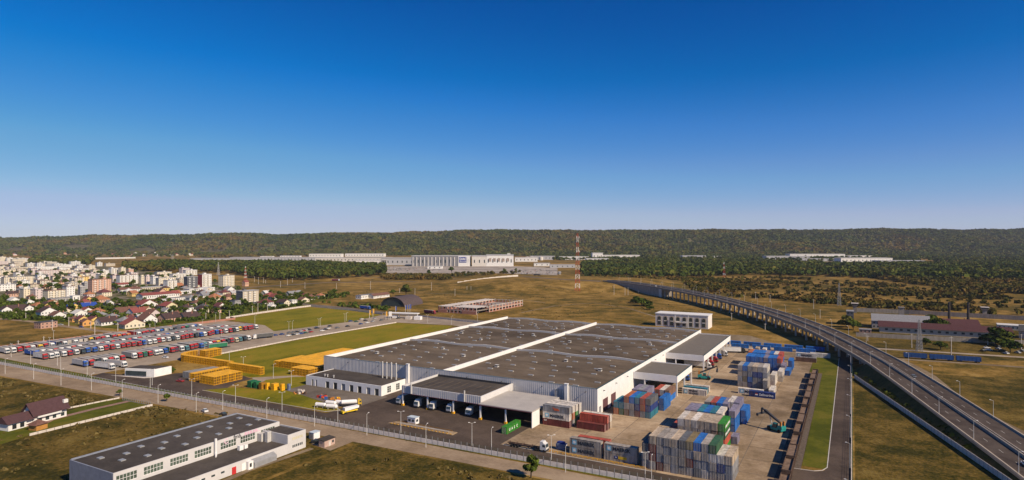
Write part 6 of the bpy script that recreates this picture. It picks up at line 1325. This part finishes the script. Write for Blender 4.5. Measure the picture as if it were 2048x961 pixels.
# ------------------------------------------------------------------ barracks on the right
t = thing('barracks', 'long low barracks with maroon roof behind the concrete wall', 'building')
obj('wall', MB().box(21, 112, 624, 640, 0, 5.2).mesh('wall', wmat('beige')), t)
b = MB()
for s_, y0 in ((-1, 623), (1, 641)): b.face([(20, y0, 5.0), (113, y0, 5.0), (113, 632, 9.2), (20, 632, 9.2)] if s_ < 0 else [(113, y0, 5.0), (20, y0, 5.0), (20, 632, 9.2), (113, 632, 9.2)])
b.face([(20, 623, 5), (20, 632, 9.2), (20, 641, 5)]); b.face([(113, 623, 5), (113, 641, 5), (113, 632, 9.2)])
obj('roof', b.mesh('roof', rmat('dark maroon')), t); b = MB()
for i in range(16): obj('window', MB().box(0, 2.2, -0.06, -0.001, 0, 1.6).mesh('window', M_GLASS), t, (25 + i * 5.4, 624, 2.2))
house_at(38, 662, 44, 26, 7, 'grey', 'grey', 0, 'hall with large pale roof behind the barracks', 'gx', 2, None, 'building', rise=5)
house_at(82, 668, 28, 18, 6, 'grey', 'dark maroon', 0.1, 'smaller hall with maroon roof between barracks and chimneys', 'gx', 1, None, 'building', rise=4)
house_at(135, 700, 40, 14, 4, 'cream', 'pale', -0.1, 'low cream shed right of the chimneys', 'flat', 1, None, 'building')
house_at(150, 640, 60, 16, 6, 'grey', 'dark grey', -0.25, 'long dark roofed hall at the right edge', 'gx', 1, None, 'building', rise=4)
house_at(-1.5, 668, 6, 14, 13, 'dark grey', 'grey', 0, 'narrow dark block of flats behind the viaduct', 'flat', 4, None, 'building')  # dark grey wall puts the block's shaded side into its colour
house_at(10, 614, 9, 7, 3, 'pink brick', 'grey', 0, 'small brick guard house left of the barracks', 'flat', 1, None, 'building')
for (x, y, lab) in ((2.8, 783, 'grey guard tower with flared cabin at the left corner of the back wall'), (121, 800, 'grey guard tower with flared cabin right of the chimneys')):
    t = thing('guard_tower', lab, 'guard tower', (x, y, 0))
    obj('shaft', MB().cbox(0, 0, 0, 3.4, 3.4, 6.5).mesh('shaft', M_CONCG), t)
    n = len(MB().v); b = MB(); lo = [(-1.7, -1.7, 6.5), (1.7, -1.7, 6.5), (1.7, 1.7, 6.5), (-1.7, 1.7, 6.5)]; hi = [(-3.2, -3.2, 9.0), (3.2, -3.2, 9.0), (3.2, 3.2, 9.0), (-3.2, 3.2, 9.0)]
    for i in range(4): b.face([lo[i], lo[(i + 1) % 4], hi[(i + 1) % 4], hi[i]])
    obj('cabin', b.mesh('cabin', M_GREY), t); obj('cabin_windows', MB().cbox(0, 0, 9.001, 6, 6, 1.2).mesh('cabin_windows', M_GLASS), t); obj('roof', MB().cbox(0, 0, 10.202, 7.2, 7.2, 0.5).mesh('roof', M_CONCW), t)
tag(obj('water_tower', MB().cbox(0, 0, 0, 5, 5, 8).cbox(0, 0, 8.001, 6, 6, 0.6).mesh('water_tower', M_CONCG), None, (46.5, 782, 0)), 'square grey concrete tower on the back wall', 'tower')
for i, (px, py) in enumerate(((1898, 648), (1936, 649))):
    x, y = G(px, py); t = thing('chimney_stack', f'tall dark chimney, {["left", "right"][i]} of the two behind the barracks', 'chimney', (x, y, 0))
    obj('shaft', MB().tube((0, 0, 0), (0, 0, 20), 1.3, 0.9, 12).mesh('shaft', mat('soot_brick', (0.05, 0.04, 0.038), 0.9)), t); obj('rim', MB().tube((0, 0, 20.001), (0, 0, 20.6), 1.1, 1.1, 12).mesh('rim', M_STEELD), t)
# scattered far village houses left, one small house each
RV = random.Random(17)
for i, px in enumerate(sorted(RV.uniform(20, 400) for _ in range(46))):
    py = RV.uniform(498, 513) if px < 190 else RV.uniform(504, 513); x, y = G(px, py)
    house_at(x, y, 14, 18, 7, RV.choice(['white', 'cream', 'peach']), RV.choice(['red', 'brown', 'pale', 'orange']), RV.uniform(-0.4, 0.4), f'tiny pale house, {ordw(i + 1)} from left in the distant village below the hills', 'hip', 1, 'distant village houses', over=1)
# ------------------------------------------------------------------ vegetation
def leaf_cloud(pos, rad, hgt, K, leaf, seed=0, squash=1.0):
    """pos (N,3) bases; every plant is K leaf-clump quads over an uneven ellipsoid"""
    r = np.random.RandomState(seed); N = len(pos)
    u = r.normal(size=(N, K, 3)); u /= np.linalg.norm(u, axis=2, keepdims=True)
    u[:, :, 2] = np.where(u[:, :, 2] < -0.35, -u[:, :, 2], u[:, :, 2])
    rr = (0.55 + 0.5 * r.rand(N, K, 1)); c = u * rr
    R_ = rad[:, None, None]; Hh = hgt[:, None]
    ctr = np.empty((N, K, 3)); ctr[:, :, :2] = c[:, :, :2] * R_ + pos[:, None, :2]; ctr[:, :, 2] = pos[:, None, 2] + Hh * 0.55 + c[:, :, 2] * Hh * 0.45 * squash
    nrm = u + 0.55 * r.normal(size=u.shape); nrm /= np.linalg.norm(nrm, axis=2, keepdims=True)
    t1 = np.cross(nrm, r.normal(size=u.shape)); t1 /= np.linalg.norm(t1, axis=2, keepdims=True) + 1e-9; t2 = np.cross(nrm, t1)
    s = (leaf * (0.65 + 0.7 * r.rand(N, K)))[..., None] * R_
    q = np.stack([ctr - t1 * s - t2 * s * 0.7, ctr + t1 * s - t2 * s, ctr + t1 * s * 0.8 + t2 * s, ctr - t1 * s + t2 * s * 0.9], axis=2)
    return q.reshape(-1, 3)
def quads_mesh(name, v, m):
    me = bpy.data.meshes.new(name); n = len(v) // 4
    me.vertices.add(len(v)); me.vertices.foreach_set('co', v.astype(np.float32).ravel())
    me.loops.add(n * 4); me.loops.foreach_set('vertex_index', np.arange(n * 4, dtype=np.int32))
    me.polygons.add(n); me.polygons.foreach_set('loop_start', np.arange(0, n * 4, 4, dtype=np.int32)); me.polygons.foreach_set('loop_total', np.full(n, 4, dtype=np.int32))
    me.materials.append(m); me.update(calc_edges=True); return me
M_LF = leafmat('forest_leaves', [(0.0400, 0.0600, 0.0117), (0.0620, 0.0780, 0.0143), (0.0850, 0.0900, 0.0182), (0.1150, 0.0960, 0.0208), (0.1400, 0.0900, 0.0221)], 0.0016, 0.012, 0.2)
M_LB = leafmat('woodland_leaves', [(0.0310, 0.0500, 0.0111), (0.0530, 0.0740, 0.0143), (0.0850, 0.0960, 0.0182), (0.1240, 0.1050, 0.0240)], 0.008, 0.05, 0.3)
M_LS = leafmat('scrub_leaves', [(0.0430, 0.0490, 0.0111), (0.0800, 0.0720, 0.0169), (0.1230, 0.0870, 0.0228), (0.1520, 0.0900, 0.0267)], 0.010, 0.06, 0.25)
M_LW = leafmat('straw_leaves', [(0.085, 0.07, 0.022), (0.13, 0.098, 0.035), (0.19, 0.14, 0.06)], 0.02, 0.2, 0.35)
M_LG = leafmat('garden_leaves', [(0.0340, 0.0560, 0.0104), (0.0620, 0.0870, 0.0143), (0.1010, 0.1160, 0.0182)], 0.05, 0.3, 0.5)
# wooded hills
RIDGE = [(-600, 478), (-200, 477), (0, 476), (100, 473.5), (200, 471.5), (300, 471), (380, 470), (420, 467.5), (500, 467), (560, 469), (620, 468.5), (700, 467), (740, 466), (770, 466), (850, 463), (950, 461.3), (1050, 461), (1200, 461), (1400, 460.5), (1600, 460), (1800, 458.5), (1900, 459.5), (2048, 459), (2300, 460), (2700, 462)]
YR, YF = 5200.0, 3600.0
def ridge_px(px):
    for (a, ya), (b_, yb) in zip(RIDGE[:-1], RIDGE[1:]):
        if a <= px <= b_: t_ = (px - a) / (b_ - a); t_ = t_ * t_ * (3 - 2 * t_); return ya + (yb - ya) * t_ + 3.2 + 0.5 * math.sin(px * 0.06) + 0.4 * math.sin(px * 0.023 + 1)
    return 478
def hill_z(px, Y):
    top = CAMH + (HZ - ridge_px(px)) / FOC * YR
    foot = YF + 450 * max(0, min(1, (900 - px) / 700.0))
    t_ = (Y - foot) / (YR - foot)
    if t_ <= 0: return -1.0
    tt = min(t_, 1.0); s = tt * tt * (3 - 2 * tt) * 0.55 + 0.45 * tt
    n = 20 * math.sin(px * 0.017 + Y * 0.0031) + 13 * math.sin(px * 0.041 - Y * 0.0052 + 1.3) + 7 * math.sin(px * 0.09 + Y * 0.011)
    z = top * s + n * math.sin(min(t_, 1) * math.pi)
    if t_ > 1: z = top - (t_ - 1) * 120
    return z
b = MB(); cols = list(range(-560, 2640, 40)); rows_ = [3500 + i * 110 for i in range(24)]
for Y in rows_:
    for px in cols: x, y = C2W((px - CX) / FOC * Y, Y); b.v.append((x, y, hill_z(px, Y)))
nc = len(cols)
for j in range(len(rows_) - 1):
    for i in range(nc - 1): a = j * nc + i; b.f.append((a, a + 1, a + nc + 1, a + nc)); b.m.append(0)
struct('hills', b.mesh('hills', mat('forest_floor', (0.09, 0.075, 0.03), 1.0, 0.3, 0.01)))
def scatter(n, fn, seed):
    r = random.Random(seed); out = []
    for _ in range(n):
        p = fn(r)
        if p: out.append(p)
    return np.array(out)
def hillpt(r):
    px = r.uniform(-150, 2200); Y = YF + (YR + 60 - YF) * r.random() ** 0.9
    if px < 560 and Y < 4500 and r.random() < 0.55 * (math.sin(px * 0.02 + Y * 0.004) > -0.3): return None
    z = hill_z(px, Y)
    if z < 0: return None
    if math.sin(px * 0.013 + Y * 0.0061) * math.sin(px * 0.037 - Y * 0.0043) > 0.55 and Y < 4700 and px < 620: return None
    x, y = C2W((px - CX) / FOC * Y, Y); return (x, y, z - 2)
P = scatter(34000, hillpt, 41); n = len(P)
stuff('hill_forest', quads_mesh('hill_forest', leaf_cloud(P, NR.uniform(5, 14, n), NR.uniform(11, 21, n), 12, 0.55, 1), M_LF), 'dense autumn-tinted forest covering the hills', 'forest')
def inpoly(p, poly):
    c = False; j = len(poly) - 1
    for i in range(len(poly)):
        (xi, yi), (xj, yj) = poly[i], poly[j]
        if (yi > p[1]) != (yj > p[1]) and p[0] < (xj - xi) * (p[1] - yi) / (yj - yi) + xi: c = not c
        j = i
    return c
def polyscatter(poly, n, seed, dens=None):
    """uniform over ground area inside a pixel polygon"""
    Pw = [G(*p) for p in poly]; Cc = [W2C(*p) for p in Pw]
    x0, x1 = min(c[0] for c in Cc), max(c[0] for c in Cc); y0, y1 = min(c[1] for c in Cc), max(c[1] for c in Cc)
    r = random.Random(seed); out = []; tr_ = 0
    while len(out) < n and tr_ < n * 30:
        tr_ += 1; c = (r.uniform(x0, x1), r.uniform(y0, y1))
        if not inpoly(c, Cc): continue
        if dens and r.random() > dens(c): continue
        x, y = C2W(*c); out.append((x, y, terrain(*c)))
    return np.array(out)
def wood(name, polys, m, label, rad, hgt, K, leaf, seed, dens=None):
    vs_ = []
    for i, (poly, n) in enumerate(polys):
        P = polyscatter(poly, n, seed + i, dens); n = len(P)
        vs_.append(leaf_cloud(P, NR.uniform(*rad, n), NR.uniform(*hgt, n), K, leaf, seed + i))
    stuff(name, quads_mesh(name, np.concatenate(vs_), m), label, 'wood')
clump = lambda f, th: (lambda c: 1.0 if math.sin(c[0] * f + 1.7 * math.sin(c[1] * f * 0.7)) + math.sin(c[1] * f * 1.3 + 2 * math.sin(c[0] * f * 0.6)) > th else 0.12)
wood('left_wood', [([(380, 545), (470, 547), (510, 558), (560, 562), (640, 560), (700, 557), (770, 551), (770, 536), (640, 531), (500, 529), (380, 529)], 3600), ([(300, 541), (380, 547), (380, 528), (300, 528)], 500)], M_LB, 'dark dense wood between the town and the car plant', (4.0, 6.5), (12, 19), 20, 0.42, 51)
wood('plant_hedge', [([(762, 560), (900, 561), (900, 554), (762, 552)], 300), ([(905, 556), (1040, 549), (1040, 546), (905, 549)], 60)], M_LS, 'brown and green hedge wood before the car plant parking', (3, 4.5), (5, 8), 18, 0.42, 61)
wood('right_wood', [([(1165, 553), (1340, 556), (1500, 551), (1640, 553), (1800, 560), (2100, 566), (2100, 526), (1850, 529), (1680, 531), (1500, 524), (1300, 520), (1165, 528)], 7600), ([(1100, 522), (2200, 526), (2200, 510.5), (1100, 508)], 4300), ([(740, 512), (1100, 514), (1100, 508), (740, 508)], 900)], M_LB, 'broad mixed woodland behind the viaduct', (5, 8), (8, 14), 16, 0.46, 71)
wood('brown_wood', [([(1700, 548), (2100, 562), (2100, 582), (1930, 580), (1800, 566)], 1500), ([(1860, 586), (2100, 590), (2100, 575), (1900, 572)], 500)], M_LS, 'low brown thicket at the right', (3.5, 6), (4, 8), 14, 0.46, 75)
wood('valley_wood', [([(60, 528), (175, 530), (190, 519), (70, 517)], 700), ([(-60, 514), (420, 516), (420, 497), (-60, 496)], 2300), ([(250, 540), (330, 545), (330, 532), (250, 530)], 300), ([(400, 517), (760, 510), (760, 505), (400, 508)], 1500)], M_LF, 'dark tree belts around the far villages', (6, 10), (9, 16), 14, 0.5, 81)
wood('meadow_scrub', [([(1330, 556), (1560, 556), (1750, 566), (1950, 590), (2100, 600), (2100, 640), (1700, 616), (1560, 600), (1400, 590)], 2100), ([(1160, 560), (1330, 570), (1330, 556), (1160, 552)], 160)], M_LS, 'scattered brown and olive scrub over the rough meadow', (1.6, 4.2), (1.5, 4.5), 14, 0.5, 91, clump(0.021, 0.35))
wood('field_weeds', [([(1040, 575), (1180, 572), (1300, 600), (1420, 625), (1310, 640), (1040, 645)], 260), ([(440, 600), (800, 575), (950, 580), (900, 600), (620, 600)], 260), ([(0, 860), (60, 872), (300, 815), (480, 826), (140, 915), (0, 960)], 200), ([(640, 905), (860, 925), (1040, 958), (1150, 990), (1000, 1100), (400, 1100)], 200), ([(0, 755), (200, 800), (130, 815), (0, 795)], 160)], M_LW, 'tufts of dry weeds over the fields', (0.3, 0.9), (0.15, 0.45), 10, 0.6, 101, clump(0.05, 0.1))
wood('embankment_scrub', [([(1712, 750), (1770, 765), (1900, 860), (2010, 945), (1990, 935), (1850, 845), (1735, 765)], 260)], M_LB, 'dark scrub along the foot of the embankment', (0.8, 1.8), (0.8, 2.0), 16, 0.5, 111)
wood('village_shrubs', [([(0, 600), (150, 606), (300, 612), (470, 600), (600, 596), (640, 590), (600, 612), (450, 635), (280, 655), (160, 645), (0, 640)], 1100), ([(0, 585), (180, 590), (480, 588), (480, 575), (200, 572), (0, 570)], 260), ([(640, 605), (780, 615), (780, 622), (690, 615)], 40), ([(600, 606), (700, 594), (700, 588), (600, 592)], 60)], M_LG, 'hedges and shrubs between the village houses', (1.5, 3.2), (1.6, 3.6), 16, 0.46, 121)
# single trees
def tree_proto(seed, h, r, K, m, leaf=0.24):
    r_ = random.Random(seed); b = MB(); b.tube((0, 0, 0), (0.1, 0, h * 0.5), r * 0.09, r * 0.05, 7)
    cl = []
    for i in range(7):
        a = i * 0.9 + r_.uniform(-0.3, 0.3); q = (r * 0.55 * math.cos(a), r * 0.55 * math.sin(a), h * r_.uniform(0.45, 0.8)); b.tube((0.08, 0, h * r_.uniform(0.3, 0.48)), q, r * 0.04, r * 0.015, 5); cl.append(q)
    cl.append((0, 0, h * 0.85))
    tk = b.mesh('trunk', M_BARK)
    vv = [leaf_cloud(np.array([[c[0], c[1], c[2] - h * 0.17]]), np.array([r * r_.uniform(0.42, 0.62)]), np.array([h * r_.uniform(0.30, 0.42)]), K, leaf, seed * 13 + i) for i, c in enumerate(cl)]
    return tk, quads_mesh('crown', np.concatenate(vv), m)
PROT = [tree_proto(i, 8, 3.6, 90, M_LG) for i in range(4)] + [tree_proto(9, 8, 3.6, 110, M_LB)]
def tree(x, y, h, label, group=None, proto=0, rz=0.0, wide=1.0, sink=0.0):
    t = thing('tree', label, 'tree', (x, y, terrain(*W2C(x, y)) - sink), rz, group); k = h / 8.0
    obj('trunk', PROT[proto][0], t, scale=(k, k, k)); obj('crown', PROT[proto][1], t, scale=(k * wide, k * wide, k))
x, y = G(1062, 955); tree(x, y, 7.0, 'bright green roadside tree beside the outer road', proto=1, wide=0.85)
x, y = G(334, 803); tree(x, y, 3.6, 'small young tree beside the outer road near the garden gate', proto=2)
x, y = G(812, 592); tree(x, y, 15, 'large dark tree behind the vaulted hall', proto=4, wide=1.15); x, y = G(786, 593); tree(x, y, 9, 'smaller dark tree left of the large one behind the vaulted hall', proto=3)
for i, (px, py, h) in enumerate([(1272, 607, 11), (1283, 612, 12), (1296, 613, 9), (1300, 620, 6)]): x, y = G(px, py); tree(x, y, h, f'dark bushy tree, {ordw(i + 1)} from left in the clump before the viaduct', 'clump before the viaduct', [4, 3, 4, 0][i], i, 1.5, 0.28 * h)
for i, (px, py, h) in enumerate([(1692, 655, 12), (1706, 660, 10), (1862, 655, 13), (1872, 665, 14), (1884, 662, 11), (1990, 690, 15), (2002, 692, 14), (2020, 705, 10), (1815, 660, 8), (1880, 700, 7), (1850, 690, 6), (1960, 672, 7)]): x, y = G(px, py); tree(x, y, h, f'dark tree, {ordw(i + 1)} from left around the barracks' if False else f'dark tree around the barracks, number {ordw(i + 1)} in order of planting' if False else f'dark leafy tree standing {["left of the guard house", "beside the guard house", "behind the maroon roof, left one", "behind the maroon roof, middle one", "behind the maroon roof, right one", "at the right end of the barracks", "right of the barracks end tree", "lowest at the right edge", "before the pale hall roof", "right of the pylon on the grass", "just right of the pylon", "below the right chimney"][i]}', 'trees around the barracks', [4, 3, 4, 4, 3, 4, 4, 0, 1, 0, 2, 3][i], i * 1.3, 1.3, 0.2 * h)
x, y = G(344, 745); tree(x, y, 4, 'round bush beside the gatehouse wall', proto=1, wide=1.2, sink=1.2)
x, y = G(108, 829); tree(x, y, 3, 'round shrub beside the garden path', proto=0); x, y = G(240, 792); tree(x, y, 3, 'purple-leaved shrub beside the garden gate', proto=3)
for i, (px, py, h) in enumerate([(903, 548, 16), (1008, 549, 13), (1032, 545, 10), (965, 552, 8), (858, 551, 12), (930, 556, 9)]): x, y = G(px, py); tree(x, y, h, f'tree, {ordw(i + 1)} from left... before the white halls'.replace('...', '') if False else f'green tree before the car plant, {ordw(i + 1)} in the row as listed left to right' if False else f'{["tall green", "pointed green", "small round", "low dark", "broad dark", "squat green"][i]} tree standing before the car plant halls', 'trees before the car plant', [3, 4, 1, 4, 4, 0][i], i, 0.9)
TP = polyscatter([(0, 598), (150, 604), (300, 606), (470, 592), (600, 590), (690, 588), (600, 610), (450, 632), (280, 650), (160, 642), (0, 632)], 150, 7)
TP = TP[np.argsort([CX + FOC * W2C(p[0], p[1])[0] / W2C(p[0], p[1])[1] for p in TP])]
for i, p in enumerate(TP): tree(p[0], p[1], R.uniform(5, 9), f'leafy garden tree, {ordw(i + 1)} from left in the village', 'garden trees in the village', i % 4, R.uniform(0, 6), R.uniform(0.8, 1.1))
TP = polyscatter([(0, 583), (180, 588), (470, 580), (470, 560), (300, 548), (0, 545)], 120, 8)
TP = TP[np.argsort([CX + FOC * W2C(p[0], p[1])[0] / W2C(p[0], p[1])[1] for p in TP])]
for i, p in enumerate(TP): tree(p[0], p[1], R.uniform(7, 12), f'street tree, {ordw(i + 1)} from left between the town blocks', 'street trees between the town blocks', i % 5, R.uniform(0, 6), R.uniform(0.8, 1.1))
# ------------------------------------------------------------------ air
if HAZE > 0:
    b = MB().box(-9000, 9000, -900, 9000, -3, 240); hz_ = bpy.data.materials.new('haze'); hz_.use_nodes = True; t = hz_.node_tree
    t.nodes.remove(t.nodes['Principled BSDF']); pv = t.nodes.new('ShaderNodeVolumePrincipled'); pv.inputs['Density'].default_value = HAZE
    pv.inputs['Color'].default_value = (0.82, 0.88, 1.0, 1); pv.inputs['Anisotropy'].default_value = 0.0
    t.links.new(pv.outputs[0], t.nodes['Material Output'].inputs['Volume'])
    o = obj('haze', b.mesh('haze', hz_), None, (0, 0, 0), YAW); o['kind'] = 'stuff'; o['label'] = 'thin blue haze in the air over the plain'; o['category'] = 'haze'
